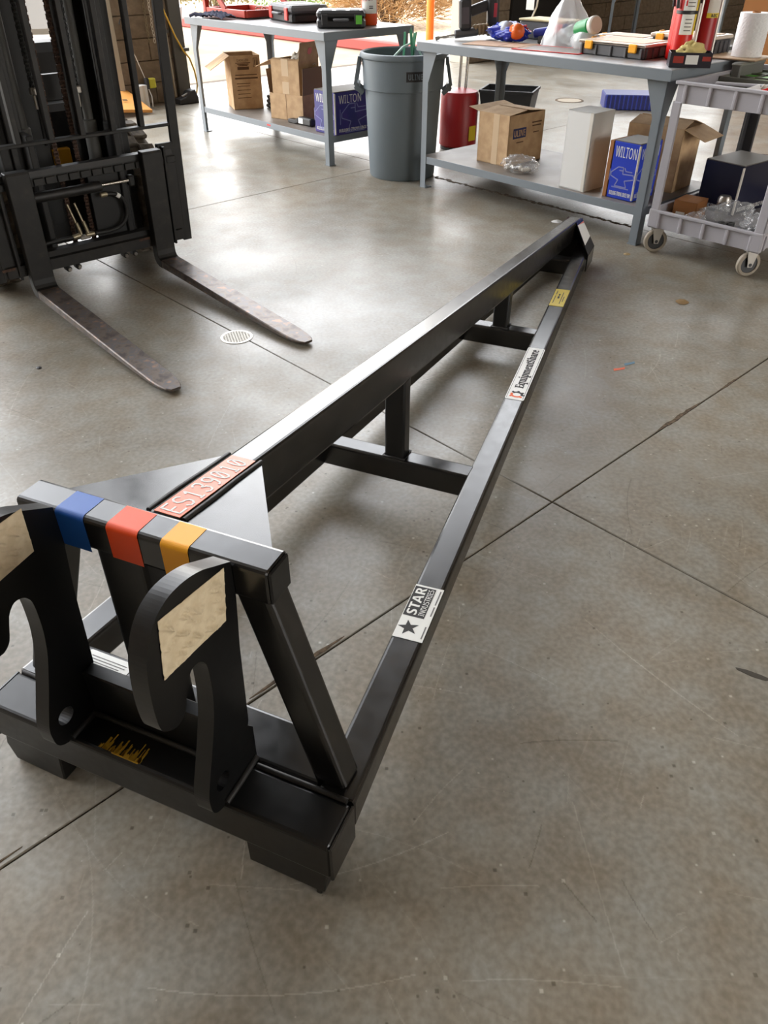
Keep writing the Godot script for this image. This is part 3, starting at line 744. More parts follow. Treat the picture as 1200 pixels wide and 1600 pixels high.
	for k in 10:
		var a := PI + TAU * k / 10.0 
		sp.append(Vector2(sin(a), -cos(a)) * (0.0245 if k % 2 == 0 else 0.0098))
	obj("black_star", MB.new().prism(sp, 0.0004, 0.001, Transform3D(Basis(), Vector3(-0.056, 0.008, 0))), M.ink, star)
	stripes("fine_print", M.grey_ink, star, facing(Vector3(0, -0.029, 0.0006), Vector3.RIGHT, Vector3.UP), [[-0.062, 0, 0.04, 0.003], [0.01, 0, 0.032, 0.003], [0.058, 0, 0.05, 0.003]])
	# share decal with rounded corners and a two-colour emblem
	var eq := obj("owner_decal", plate(0.458, 0.066, 0.001, 0.008), M.decal_white, t, along.call(ri.call(1.814) + 0.0365, yr.call(1.814) + 0.0008, 1.814, slr, -0.0765))
	eq.set_meta("label", "white decal reading EquipmentShare with an orange and black emblem")
	stripes("border_line", M.ink, eq, Transform3D(Basis(), Vector3(0, 0, 0.0006)), [[0.0, -0.0285, 0.44, 0.0016], [0, 0.0285, 0.44, 0.0012]])
	# heavy slab letters: two prints a hair apart
	text("owner_word", "EquipmentShare", 0.345, 0.042, M.ink, eq, Transform3D(Basis(), Vector3(0.0365, -0.0022, 0.001)), "Droid Serif", 700)
	text("owner_word", "EquipmentShare", 0.345, 0.042, M.ink, eq, Transform3D(Basis(), Vector3(0.035, -0.003, 0.001)), "Droid Serif", 700)
	for s in [0, 1]:
		# half a nut-shaped ring each, the dark half toothed
		var em := MB.new()
		var ring2 := PackedVector2Array()
		var a0 := deg_to_rad(68.0 if s == 0 else 252.0); var a1 := deg_to_rad(238.0 if s == 0 else 415.0)
		for k in 17: ring2.append(Vector2.from_angle(lerpf(a0, a1, k / 16.0)) * 0.0225)
		for k in 17: ring2.append(Vector2.from_angle(lerpf(a1, a0, k / 16.0)) * 0.0135)
		em.prism(ring2, 0.0004, 0.0011)
		for k in 4:
			var an := lerpf(a0 + 0.25, a1 - 0.25, k / 3.0)
			if s == 1 or k % 2 == 1: em.box(Vector3(0.007, 0.008, 0.0007), Vector3(0.0245, 0, 0.00075), 0.0, Transform3D(Basis(Vector3(0, 0, 1), an), Vector3()))
		obj("emblem_half", em, M.gear_orange if s == 0 else M.ink, eq, Transform3D(Basis(), Vector3(-0.19, -0.002, 0)))
	# yellow capacity decal
	var yl := obj("capacity_decal", plate(0.222, 0.063, 0.001), M.decal_yellow, t, along.call(ri.call(2.64) + 0.0365, yr.call(2.64) + 0.0008, 2.64, slr, -0.0765))
	yl.set_meta("label", "yellow capacity decal with small dark print")
	stripes("print_lines", M.ink, yl, Transform3D(Basis(), Vector3(0, 0, 0.0006)), [[-0.03, 0.02, 0.1, 0.003], [0.06, 0.02, 0.05, 0.003], [0.0, 0.005, 0.03, 0.008], [0.035, 0.005, 0.022, 0.007], [-0.005, -0.009, 0.15, 0.003], [-0.02, -0.018, 0.07, 0.003]])
	# white instruction label on the rear tube
	var wl := obj("instruction_label", plate(0.115, 0.05, 0.001, 0.004), M.decal_white, t, Transform3D(Basis(Vector3(1, 0, 0), Vector3(0, 0, -1), Vector3(0, 1, 0)), P.call(-0.228, B + 0.0007, 0.048)))
	stripes("print_lines", M.grey_ink, wl, Transform3D(Basis(), Vector3(0, 0, 0.0006)), [[0, 0.012, 0.09, 0.002], [0, 0.005, 0.09, 0.002], [-0.005, -0.002, 0.08, 0.002], [0, -0.009, 0.09, 0.002]])

func build_forklift() -> void:
	# x across, z along the forks; everything on the mast leans 3.2 degrees forward about the fork heels
	var t := thing("forklift", "black forklift with two lowered worn forks and bare load guard, at the left edge", "forklift", Vector3(-1.368, 0, -3.728), deg_to_rad(42))
	var TI := Transform3D(Basis(Vector3.RIGHT, deg_to_rad(3.2)), Vector3(0, 0.09, 0))
	# forks
	for s in [-0.322, 0.322]:
		var sh := PackedVector2Array([Vector2(-0.006, 0.51), Vector2(-0.046, 0.51), Vector2(-0.046, 0.02), Vector2(-0.04, -0.012), Vector2(-0.022, -0.034), Vector2(0.0, -0.042), Vector2(0.03, -0.042), Vector2(0.03, -0.001), Vector2(0.012, 0.004), Vector2(0.003, 0.016), Vector2(0.0, 0.04), Vector2(0.0, 0.5)])
		var f := obj("fork", MB.new().prism(sh, -0.052, 0.052, Transform3D(Basis(Vector3(0, 0, 1), Vector3(0, 1, 0), Vector3(-1, 0, 0)), Vector3(s, 0, 0)), 0.003), M.truck_black, t, TI)
		var bl := MB.new()
		var rings := []
		for q in [[0.028, 0.051, -0.042], [0.6, 0.051, -0.034], [0.95, 0.05, -0.024], [1.08, 0.049, -0.018], [1.14, 0.044, -0.015], [1.18, 0.034, -0.013], [1.2, 0.022, -0.011]]:
			var w: float = q[1]; var b: float = q[2]; var c := 0.004
			rings.append([Vector3(s - w, b + c, q[0]), Vector3(s - w + c, b, q[0]), Vector3(s + w - c, b, q[0]), Vector3(s + w, b + c, q[0]), Vector3(s + w, -c, q[0]), Vector3(s + w - c, 0, q[0]), Vector3(s - w + c, 0, q[0]), Vector3(s - w, -c, q[0])])
		for i in rings.size() - 1:
			for j in 8:
				var k := (j + 1) % 8
				bl.quad(rings[i][j], rings[i][k], rings[i + 1][k], rings[i + 1][j])
		for j in range(1, 7):
			bl.tri(rings[6][0], rings[6][j], rings[6][j + 1])
			bl.tri(rings[0][0], rings[0][j + 1], rings[0][j])
		obj("blade", bl, M.worn, f)
	# carriage: upper and lower hook bars, end brackets
	obj("upper_bar", MB.new().prism(PackedVector2Array([Vector2(0.1, 0.43), Vector2(0.055, 0.43), Vector2(0.055, 0.468), Vector2(0.062, 0.49), Vector2(0.1, 0.49)]), -0.46, 0.46, Transform3D(Basis(Vector3(0, 0, -1), Vector3(0, 1, 0), Vector3(1, 0, 0)), Vector3()), 0.003), M.truck_black, t, TI)
	for k in 17:
		if absf(-0.44 + k * 0.055) < 0.45: obj("notch_plate", MB.new().box(Vector3(0.048, 0.03, 0.012), Vector3(-0.44 + k * 0.055, 0.447, -0.05), 0.002), M.truck_black, t, TI)
	var lb := obj("lower_bar", MB.new().prism(PackedVector2Array([Vector2(0.1, 0.05), Vector2(0.05, 0.05), Vector2(0.05, 0.1), Vector2(0.068, 0.104), Vector2(0.068, 0.13), Vector2(0.1, 0.135)]), -0.46, 0.46, Transform3D(Basis(Vector3(0, 0, -1), Vector3(0, 1, 0), Vector3(1, 0, 0)), Vector3()), 0.003), M.truck_black, t, TI)
	for q in [[0.235, 0.06], [-0.45, 0.06]]:
		obj("bare_patch", MB.new().box(Vector3(q[1], 0.012, 0.001), Vector3(q[0], 0.094, -0.0495)), M.rust, lb)
	for s in [-1, 1]:
		obj("side_bracket", MB.new().box(Vector3(0.012, 0.47, 0.08), Vector3(s * 0.405, 0.275, -0.075), 0.002), M.truck_black, t, TI)
		for k in 2:
			obj("roller", MB.new().rod(Vector3(s * 0.15 - 0.02 + k * 0.05, 0.03, -0.1), Vector3(s * 0.15 - 0.02 + k * 0.05, 0.03, -0.06), 0.014, 12, 0.003), M.black_matte, t, TI)
			obj("bolt", MB.new().rod(Vector3(s * 0.15 - 0.02 + k * 0.05, 0.03, -0.06), Vector3(s * 0.15 - 0.02 + k * 0.05, 0.03, -0.052), 0.009, 6), M.steel, t, TI)
	# side shift cylinder, rod, hose and fittings
	obj("side_shift_cylinder", MB.new().rod(Vector3(-0.27, 0.375, -0.075), Vector3(0.072, 0.375, -0.075), 0.023, 18, 0.004), M.truck_black, t, TI)
	obj("cylinder_rod", MB.new().rod(Vector3(0.072, 0.378, -0.075), Vector3(0.215, 0.378, -0.075), 0.009, 14, 0.002), M.chrome, t, TI)
	obj("rod_eye", MB.new().box(Vector3(0.03, 0.05, 0.03), Vector3(0.228, 0.375, -0.08), 0.006), M.black_matte, t, TI)
	var hp := PackedVector3Array()
	var cu := Curve3D.new()
	for q in [[0.09, 0.334], [0.13, 0.328], [0.168, 0.3], [0.182, 0.245], [0.165, 0.2], [0.125, 0.172], [0.07, 0.163], [0.0, 0.166]]:
		cu.add_point(Vector3(q[0], q[1], -0.075))
	for k in cu.point_count:
		var a := cu.get_point_position(maxi(k - 1, 0)); var b := cu.get_point_position(mini(k + 1, cu.point_count - 1))
		cu.set_point_in(k, (a - b) / 6.0); cu.set_point_out(k, (b - a) / 6.0)
	for k in 41: hp.append(cu.sample_baked(cu.get_baked_length() * k / 40.0, true))
	obj("hydraulic_hose", MB.new().pipe(hp, 0.0095, 10), M.black_matte, t, TI)
	for q in [[0.06, 0.334, 0.095, 0.334], [-0.005, 0.166, -0.05, 0.168], [-0.115, 0.168, -0.075, 0.172]]:
		obj("hose_fitting", MB.new().rod(Vector3(q[0], q[1], -0.075), Vector3(q[2], q[3], -0.075), 0.012, 6, 0.002), M.brass, t, TI)
	obj("hose_tag", MB.new().rod(Vector3(0.14, 0.325, -0.075), Vector3(0.155, 0.314, -0.075), 0.0115, 10), M.white, t, TI)
	obj("hydraulic_hose", MB.new().pipe(PackedVector3Array([Vector3(-0.11, 0.168, -0.075), Vector3(-0.16, 0.17, -0.075), Vector3(-0.24, 0.165, -0.078), Vector3(-0.3, 0.17, -0.085)]), 0.0095, 10), M.black_matte, t, TI)
	for s in [-0.07, -0.035]:
		obj("hose_fitting", MB.new().rod(Vector3(s, 0.172, -0.075), Vector3(s - 0.01, 0.23, -0.085), 0.009, 8, 0.002).rod(Vector3(s - 0.01, 0.22, -0.085), Vector3(s - 0.025, 0.31, -0.11), 0.006, 8), M.brass, t, TI)
	obj("fitting_block", MB.new().box(Vector3(0.05, 0.02, 0.02), Vector3(-0.055, 0.16, -0.075), 0.003), M.steel, t, TI)
	# load guard with thin bars
	var g := obj("load_guard", MB.new().box(Vector3(1.03, 0.014, 0.034), Vector3(0.0, 0.597, -0.085), 0.002), M.truck_black, t, TI)
	obj("guard_top_rail", MB.new().box(Vector3(1.03, 0.04, 0.034), Vector3(0.0, 1.42, -0.085), 0.002), M.truck_black, g)
	for x in [-0.405, -0.258, -0.111, 0.036, 0.185, 0.33]:
		obj("guard_bar", MB.new().box(Vector3(0.024, 0.81, 0.034), Vector3(x, 1.0, -0.087), 0.002), M.truck_black, g)
	for s in [-1, 1]:
		obj("guard_upright", MB.new().box(Vector3(0.047, 1.4, 0.02), Vector3(s * 0.49, 0.735, -0.075), 0.002).box(Vector3(0.012, 1.4, 0.05), Vector3(s * 0.51, 0.735, -0.1), 0.002), M.truck_black, g)
		obj("guard_gusset", MB.new().box(Vector3(0.09, 0.47, 0.014), Vector3(s * 0.43, 0.285, -0.07), 0.002), M.truck_black, g)
	# mast: nested channels, lift cylinders, cross ties
	for s in [-1, 1]:
		obj("mast_rail", MB.new().box(Vector3(0.016, 2.2, 0.14), Vector3(s * 0.3, 1.1, -0.27), 0.003).box(Vector3(0.05, 2.2, 0.018), Vector3(s * 0.282, 1.1, -0.205), 0.003).box(Vector3(0.05, 2.2, 0.018), Vector3(s * 0.282, 1.1, -0.335), 0.003), M.truck_black, t, TI)
		obj("inner_mast_rail", MB.new().box(Vector3(0.014, 2.2, 0.12), Vector3(s * 0.235, 1.12, -0.24), 0.003).box(Vector3(0.05, 2.2, 0.016), Vector3(s * 0.22, 1.12, -0.185), 0.003).box(Vector3(0.03, 2.2, 0.014), Vector3(s * 0.25, 1.12, -0.18), 0.003), M.truck_black, t, TI)
		obj("lift_cylinder", MB.new().rod(Vector3(s * 0.158, 0.1, -0.27), Vector3(s * 0.158, 0.62, -0.27), 0.032, 18, 0.004).rod(Vector3(s * 0.158, 0.62, -0.27), Vector3(s * 0.158, 2.1, -0.27), 0.022, 18), M.frame_grey, t, TI)
		obj("carriage_slider", MB.new().box(Vector3(0.03, 0.55, 0.09), Vector3(s * 0.2, 0.35, -0.14), 0.004), M.black_matte, t, TI)
	obj("cross_tie", MB.new().box(Vector3(0.6, 0.11, 0.03), Vector3(0, 0.75, -0.36), 0.004), M.truck_black, t, TI)
	obj("mast_plate", MB.new().box(Vector3(0.2, 2.0, 0.01), Vector3(0.19, 1.15, -0.345), 0.002), M.black_matte, t, TI)
	obj("mast_plate", MB.new().box(Vector3(0.26, 2.0, 0.01), Vector3(-0.16, 1.15, -0.345), 0.002), M.black_matte, t, TI)
	obj("lower_cross_tie", MB.new().box(Vector3(0.56, 0.3, 0.02), Vector3(0, 0.2, -0.36), 0.004), M.truck_black, t, TI)
	obj("backing_plate", MB.new().box(Vector3(0.2, 0.4, 0.012), Vector3(0.13, 0.28, -0.12), 0.002), M.black_matte, t, TI)
	# leaf chains, each a run of link plates and pins
	for q in [[-0.113, 0.8, M.black_matte, -0.16], [-0.078, 0.12, M.rust, -0.15], [0.018, 0.12, M.rust, -0.15], [0.083, 0.79, M.black_matte, -0.16]]:
		var c := MB.new()
		var y: float = q[1]; var k := 0
		while y < 1.5:
			for e in ([-0.009, -0.003, 0.003, 0.009] if k % 2 == 0 else [-0.006, 0.0, 0.006]):
				c.box(Vector3(0.0026, 0.021, 0.011), Vector3(q[0] + e, y, q[3]), 0.0)
			c.rod(Vector3(q[0] - 0.012, y + 0.0075, q[3]), Vector3(q[0] + 0.012, y + 0.0075, q[3]), 0.003, 6)
			y += 0.0155; k += 1
		obj("lift_chain", c, q[2], t, TI).set_meta("kind", "stuff")
		obj("chain_anchor", MB.new().box(Vector3(0.03, 0.03, 0.03), Vector3(q[0], q[1] - 0.02, q[3]), 0.004).rod(Vector3(q[0], q[1] - 0.09, q[3]), Vector3(q[0], q[1] - 0.03, q[3]), 0.007, 8), M.steel if q[1] > 0.5 else M.rust, t, TI)
	for x in [-0.095, 0.05]:
		obj("mast_hose", MB.new().pipe(PackedVector3Array([Vector3(x, 0.55, -0.2), Vector3(x + 0.01, 0.9, -0.21), Vector3(x, 1.5, -0.21)]), 0.008, 8), M.black_matte, t, TI)
	# drive tyres with lugs
	for s in [-1, 1]:
		var c: Vector3 = Vector3(s * 0.395, 0.33, -0.47)
		var ty := obj("tire", MB.new().lathe([Vector2(0.15, -0.06), Vector2(0.24, -0.08), Vector2(0.295, -0.075), Vector2(0.308, -0.05), Vector2(0.31, 0.0), Vector2(0.308, 0.05), Vector2(0.295, 0.075), Vector2(0.24, 0.08), Vector2(0.15, 0.06), Vector2(0.15, -0.06)], 40), M.rubber, t, Transform3D(Basis(Vector3(0, 0, 1), -PI / 2), c))
		var lug := MB.new().prism(PackedVector2Array([Vector2(-0.004, -0.028), Vector2(0.05, -0.04), Vector2(0.076, -0.03), Vector2(0.076, 0.02), Vector2(0.045, 0.024), Vector2(-0.004, 0.03)]), 0.0, 0.026, Transform3D(), 0.006).mesh()
		for k in 20:
			for h in 2:
				var a := TAU * (k + 0.5 * h) / 20.0
				var rad := Vector3(cos(a), 0, sin(a))
				var ax := Vector3(0, 1 if h else -1, 0)
				put("tread_lug", lug, M.rubber, ty, Transform3D(Basis(ax, rad.cross(ax), rad), rad * 0.304))
		obj("wheel_hub", MB.new().rod(c + Vector3(s * -0.05, 0, 0), c + Vector3(s * 0.05, 0, 0), 0.16, 20, 0.01), M.yellow, t)
	# chassis behind the mast
	obj("chassis", MB.new().box(Vector3(0.56, 0.5, 1.3), Vector3(0, 0.5, -1.2), 0.03), M.truck_black, t)
	obj("front_cowl", MB.new().box(Vector3(0.8, 0.4, 0.25), Vector3(0, 0.79, -0.9), 0.04), M.dark_door, t)
	obj("dash_tower", MB.new().box(Vector3(0.62, 0.85, 0.2), Vector3(-0.17, 1.3, -0.95), 0.04), M.dark_door, t)
	obj("yellow_panel", MB.new().box(Vector3(0.09, 0.18, 0.03), Vector3(0.1, 0.47, -0.53), 0.006), M.yellow, t)
	obj("axle", MB.new().rod(Vector3(-0.36, 0.33, -0.47), Vector3(0.36, 0.33, -0.47), 0.08, 14), M.dark_door, t)
	obj("counterweight", MB.new().box(Vector3(0.98, 0.72, 0.55), Vector3(0, 0.55, -2.1), 0.06), M.yellow, t)
	obj("seat", MB.new().box(Vector3(0.45, 0.12, 0.45), Vector3(-0.1, 0.86, -1.55), 0.04).box(Vector3(0.45, 0.5, 0.12), Vector3(-0.1, 1.1, -1.8), 0.04), M.plastic_black, t)
	for s in [-1, 1]:
		obj("roof_post", MB.new().bar(Vector3(s * 0.46, 0.95, -1.0), Vector3(s * 0.44, 2.1, -1.25), 0.06, 0.06), M.truck_black, t)
		obj("rear_tire", MB.new().rod(Vector3(s * 0.36, 0.25, -2.15), Vector3(s * 0.5, 0.25, -2.15), 0.25, 24, 0.03), M.rubber, t)

func build_benches() -> void:
	var L := 1.84; var D := 0.85; var H := 0.885
	var mk := func(called: String, label: String, at: Vector3, length: float, depth: float) -> Node3D:
		var t := thing(called, label, "workbench", at, BENCH_TURN, "grey steel workbenches")
		L = length; D = depth
		var top := MB.new()
		top.box(Vector3(L, 0.052, D), Vector3(L / 2, H - 0.026, -D / 2), 0.006)
		obj("bench_top", top, M.bench_top, t)
		obj("top_edge", MB.new().box(Vector3(L + 0.002, 0.05, 0.003), Vector3(L / 2, H - 0.027, 0.0008), 0.001).box(Vector3(0.003, 0.05, D), Vector3(L + 0.0008, H - 0.027, -D / 2), 0.001), M.bench, t)
		for x in [0, 1]:
			for z in [0, 1]:
				# an angle-iron leg, flared at the top, on a small foot plate
				var sx: float = 1.0 if x == 0 else -1.0; var sz: float = -1.0 if z == 0 else 1.0
				var c := Vector3(0.03 if x == 0 else L - 0.03, 0, -0.03 if z == 0 else -D + 0.03)
				var leg := MB.new()
				var pf := PackedVector2Array([Vector2(0, 0), Vector2(0.05, 0), Vector2(0.05, H - 0.23), Vector2(0.12, H - 0.055), Vector2(0, H - 0.055)])
				for h in 2:
					var ax := Vector3(sx, 0, 0) if h == 0 else Vector3(0, 0, sz)
					var zz := Vector3(0, 0, sz) if h == 0 else Vector3(sx, 0, 0)
					var q := PackedVector2Array(pf)
					var m := MB.new().prism(q, 0.0, 0.004)
					for i in range(0, m.v.size(), 3):
						var a := c + ax * m.v[i].x + Vector3.UP * m.v[i].y + zz * m.v[i].z
						var b := c + ax * m.v[i + 2].x + Vector3.UP * m.v[i + 2].y + zz * m.v[i + 2].z
						var d := c + ax * m.v[i + 1].x + Vector3.UP * m.v[i + 1].y + zz * m.v[i + 1].z
						var nn := ax * m.n[i].x + Vector3.UP * m.n[i].y + zz * m.n[i].z
						if (b - a).cross(d - a).dot(nn) > 0: leg.tri(a, b, d)
						else: leg.tri(a, d, b)
				leg.box(Vector3(0.06, 0.006, 0.06), c + Vector3(sx * 0.028, 0.003, sz * 0.028), 0.001)
				obj("leg", leg, M.bench, t)
		var sh := MB.new()
		sh.box(Vector3(L - 0.07, 0.004, D - 0.07), Vector3(L / 2, 0.203, -D / 2))
		obj("shelf", sh, M.shelf, t)
		obj("shelf_rail", MB.new().box(Vector3(L - 0.07, 0.045, 0.004), Vector3(L / 2, 0.183, -0.036), 0.001), M.bench, t)
		obj("shelf_rail", MB.new().box(Vector3(L - 0.07, 0.045, 0.004), Vector3(L / 2, 0.183, -D + 0.036), 0.001), M.bench, t)
		for x in [0.036, L - 0.036]:
			obj("shelf_rail", MB.new().box(Vector3(0.004, 0.045, D - 0.08), Vector3(x, 0.183, -D / 2), 0.001), M.bench, t)
		return t
	var b1: Node3D = mk.call("workbench", "grey steel workbench with a carton-filled lower shelf, left of the grey trash can", Vector3(-1.701, 0, -7.673), 1.9, 0.88)
	obj("red_mark", MB.new().box(Vector3(0.05, 0.012, 0.001), Vector3(1.08, 0.187, -0.0335)), M.red, b1)
	mk.call("workbench", "grey steel workbench with fire extinguishers on its top, right of the trash can", Vector3(0.213, 0, -5.707), 1.83, 0.85)
	mk.call("workbench", "pale grey workbench standing in the background by the block wall", Vector3(3.32, 0, -13.45), 1.83, 0.75)

# a cardboard box with open flaps. flaps: [side 0 front,1 right,2 back,3 left, opening angle in degrees (0 shut, 90 upright, 180+ hanging out), length]
func carton(called: String, label: String, at: Vector3, turn: float, w: float, h: float, d: float, flaps: Array, mat: Material, group := "", lid := false) -> Node3D:
	var t := thing(called, label, "box", at, turn, group)
	var k := 0.005
	obj("body", MB.new().box(Vector3(w, h, k), Vector3(0, h / 2, d / 2 - k / 2), 0.001).box(Vector3(w, h, k), Vector3(0, h / 2, -d / 2 + k / 2), 0.001).box(Vector3(k, h, d), Vector3(w / 2 - k / 2, h / 2, 0), 0.001).box(Vector3(k, h, d), Vector3(-w / 2 + k / 2, h / 2, 0), 0.001).box(Vector3(w, k, d), Vector3(0, k / 2, 0)), mat, t)
	if lid: obj("lid", MB.new().box(Vector3(w / 2 - 0.001, k, d), Vector3(-w / 4, h - k / 2, 0)).box(Vector3(w / 2 - 0.001, k, d), Vector3(w / 4, h - k / 2, 0)), mat, t)
	for f in flaps:
		var a := deg_to_rad(f[1])
		var n: Vector3 = [Vector3(0, 0, 1), Vector3(1, 0, 0), Vector3(0, 0, -1), Vector3(-1, 0, 0)][f[0]]
		var wid: float = w if f[0] % 2 == 0 else d
		var off: float = d / 2 if f[0] % 2 == 0 else w / 2
		var dirv: Vector3 = -n * cos(a) + Vector3.UP * sin(a)
		var x: Vector3 = Vector3.UP.cross(n)
		var c: Vector3 = n * off + Vector3(0, h, 0) + dirv * f[2] / 2
		obj("flap", MB.new().box(Vector3(wid - 0.004, f[2], 0.004), Vector3(), 0.001, Transform3D(Basis(x, dirv, x.cross(dirv)), c)), f[3] if f.size() > 3 else mat, t)
	return t

func on_bench(origin: Vector3, s: float, depth: float, y: float) -> Vector3:
	return origin + Vector3(cos(0.833), 0, sin(0.833)) * s + Vector3(sin(0.833), 0, -cos(0.833)) * depth + Vector3(0, y, 0)

func build_first_bench_things() -> void:
	var O := Vector3(-1.701, 0, -7.673)
	var SH := 0.206; var T := 0.886
	# printed carton with its flaps open, on the shelf
	var a := carton("carton", "tall printed DANGER carton with open flaps on the left bench's shelf", on_bench(O, 0.33, 0.32, SH), BENCH_TURN + deg_to_rad(68), 0.26, 0.41, 0.27, [[3, 210, 0.2], [2, 178, 0.05]], M.kraft, "")
	var fr := Transform3D(Basis(), Vector3(0, 0, 0.1365))
	text("danger_word", "DANGER", 0.1, 0.02, M.print_brown, a, fr.translated(Vector3(-0.02, 0.375, 0)))
	stripes("print_lines", M.print_brown, a, fr, [[-0.02, 0.345, 0.1, 0.006], [-0.02, 0.355, 0.13, 0.006], [-0.02, 0.335, 0.08, 0.006], [-0.02, 0.315, 0.1, 0.022], [0.0, 0.265, 0.19, 0.007], [0.0, 0.24, 0.2, 0.012], [-0.03, 0.2, 0.12, 0.005], [-0.03, 0.18, 0.11, 0.004], [-0.03, 0.15, 0.12, 0.004], [-0.03, 0.12, 0.11, 0.004], [-0.03, 0.09, 0.12, 0.004]], 0.0012)
	stripes("up_arrows", M.print_brown, a, fr, [[0.072, 0.355, 0.004, 0.06], [0.108, 0.355, 0.004, 0.06], [0.09, 0.387, 0.04, 0.004], [0.09, 0.323, 0.04, 0.004], [0.083, 0.355, 0.005, 0.045], [0.098, 0.355, 0.005, 0.045]], 0.0012)
	# low carton with a taller taped carton standing in it
	var low := carton("carton", "low open kraft carton on the left bench's shelf, holding a taller carton", on_bench(O, 1.06, 0.36, SH), BENCH_TURN + deg_to_rad(14), 0.35, 0.19, 0.3, [[3, 97, 0.17, M.kraft_inside], [1, 93, 0.19, M.kraft_inside], [2, 110, 0.15, M.kraft_inside]], M.kraft)
	obj("front_seam", MB.new().box(Vector3(0.003, 0.19, 0.001), Vector3(0.0, 0.095, 0.1505)), M.print_brown, low)
	var up := carton("carton", "taped kraft carton standing inside the low carton, its flaps up", on_bench(O, 1.06, 0.35, SH + 0.007), BENCH_TURN + deg_to_rad(14), 0.29, 0.42, 0.26, [[3, 200, 0.18], [1, 100, 0.13, M.kraft], [0, 20, 0.03]], M.kraft)
	for y in [0.37, 0.21]: obj("clear_tape", MB.new().box(Vector3(0.07, 0.12, 0.0008), Vector3(0.0, y, 0.1305)), M.tape_clear, up)
	obj("pink_mark", MB.new().prism(MB.rrect(0.05, 0.05, 0.02, 3), 0, 0.001, Transform3D(Basis(Vector3(0, 0, 1), Vector3(0.26, 0.96, 0), Vector3(-0.96, 0.26, 0)), Vector3(0.163, 0.485, 0))), pbr(Color(0.86, 0.48, 0.48), 0.7), up)
	var wr := noise(6.0, 3, 8)
	var cr := thing("crumpled_paper", "crumpled grey-white packing paper sticking out of the taped carton", "paper", on_bench(O, 1.09, 0.38, SH + 0.39), BENCH_TURN)
	obj("sheet", MB.new().sheet(func(p, q): return Vector3((p - 0.5) * 0.2, 0.08 * sin(PI * p) * sin(PI * q) + 0.05 * wr.get_noise_2d(p, q), -(q - 0.5) * 0.18), 18, 18, 0.001), M.offwhite, cr)
	# black tool between the cartons and the blue box
	var tl := thing("hand_tool", "small black clamp tool with a white label, at the shelf edge before the low carton", "tool", on_bench(O, 1.33, 0.19, SH), BENCH_TURN)
	obj("jaw", MB.new().prism(PackedVector2Array([Vector2(-0.16, 0.004), Vector2(-0.07, 0.0), Vector2(-0.02, 0.012), Vector2(-0.02, 0.05), Vector2(-0.06, 0.03), Vector2(-0.15, 0.028)]), -0.03, 0.03, Transform3D(), 0.004), M.plastic_black, tl)
	obj("handle", MB.new().box(Vector3(0.17, 0.055, 0.06), Vector3(0.065, 0.03, 0), 0.01), M.plastic_black, tl)
	obj("label", MB.new().box(Vector3(0.06, 0.04, 0.001), Vector3(0.02, 0.032, 0.0305)), M.decal_white, tl)
	var bk := thing("coiled_strap", "black coiled strap lying on the shelf between the two cartons", "strap", on_bench(O, 0.55, 0.5, SH), BENCH_TURN)
	for k in 3: obj("coil", MB.new().pipe(ring(0.075 - 0.005 * k, 24, 0.02 + k * 0.035), 0.018, 8, true), M.plastic_black, bk)
	obj("buckle", MB.new().box(Vector3(0.05, 0.1, 0.03), Vector3(0.02, 0.15, 0.0), 0.01), M.plastic_black, bk)
	# blue boxes
	blue_box("blue_box", "large blue-purple WILTON box on the left bench's shelf, behind its leg", on_bench(O, 1.745, 0.3, SH), BENCH_TURN, 0.25, 0.29, 0.4)
	# bench top: tool cases
	tool_case("tool_case", "black tool case with two red latches on the left bench", on_bench(O, 1.0, 0.46, T), BENCH_TURN - deg_to_rad(13), 0.47, 0.115, 0.33, true)
	tool_case("tool_case", "black tool case with a green sticker on the left bench's near end", on_bench(O, 1.66, 0.36, T), BENCH_TURN + deg_to_rad(50), 0.36, 0.11, 0.28, false)
	# orange bottle
	var ob := thing("cleaner_bottle", "orange bottle with a white label at the far end of the left bench", "bottle", on_bench(O, 1.67, 0.63, T))
	obj("body", MB.new().lathe([Vector2(0, 0), Vector2(0.055, 0), Vector2(0.06, 0.01), Vector2(0.06, 0.25), Vector2(0.05, 0.29), Vector2(0.02, 0.32), Vector2(0.02, 0.35), Vector2(0, 0.35)], 24), pbr(Color(0.9, 0.33, 0.12), 0.35), ob)
	var lb := MB.new()
	for k in 12:
		var x0 := -1.1 + k * 0.19; var x1 := x0 + 0.19
		var p := func(an: float, y: float) -> Vector3: return Vector3(sin(an) * 0.0607, y, cos(an) * 0.0607)
		lb.quad(p.call(x0, 0.075), p.call(x1, 0.075), p.call(x1, 0.17 + k * 0.003), p.call(x0, 0.135 + k * 0.003))
	obj("label", lb, M.decal_white, ob)
	text("label_word", "FAST", 0.07, 0.035, M.grey_ink, ob, Transform3D(Basis(Vector3(0, 1, 0), -0.1), Vector3(-0.005, 0.175, 0.0615)), "Droid Sans", 700)
	stripes("print_lines", M.ink, ob, Transform3D(Basis(Vector3(0, 1, 0), 0.3), Vector3(0.015, 0.11, 0.0608)), [[0, 0, 0.03, 0.007], [0.0, 0.012, 0.03, 0.005]])
	# glove
	var gv := thing("work_gloves", "crumpled dark navy work gloves lying on the left bench top", "gloves", on_bench(O, 0.4, 0.085, T), BENCH_TURN)
	var gn := noise(7.0, 3, 4)
	obj("palm", MB.new().sheet(func(p, q):
		var r := Vector2((p - 0.5) * 2, (q - 0.5) * 2)
		var e := clampf(1.0 - r.length_squared() * 0.5, 0.0, 1.0)
		return Vector3((p - 0.5) * 0.34, 0.006 + 0.05 * pow(e, 0.7) * (0.6 + 0.8 * absf(gn.get_noise_2d(p * 1.2, q * 1.2))) , -(q - 0.5) * 0.15), 26, 20, 0.003), M.navy, gv)
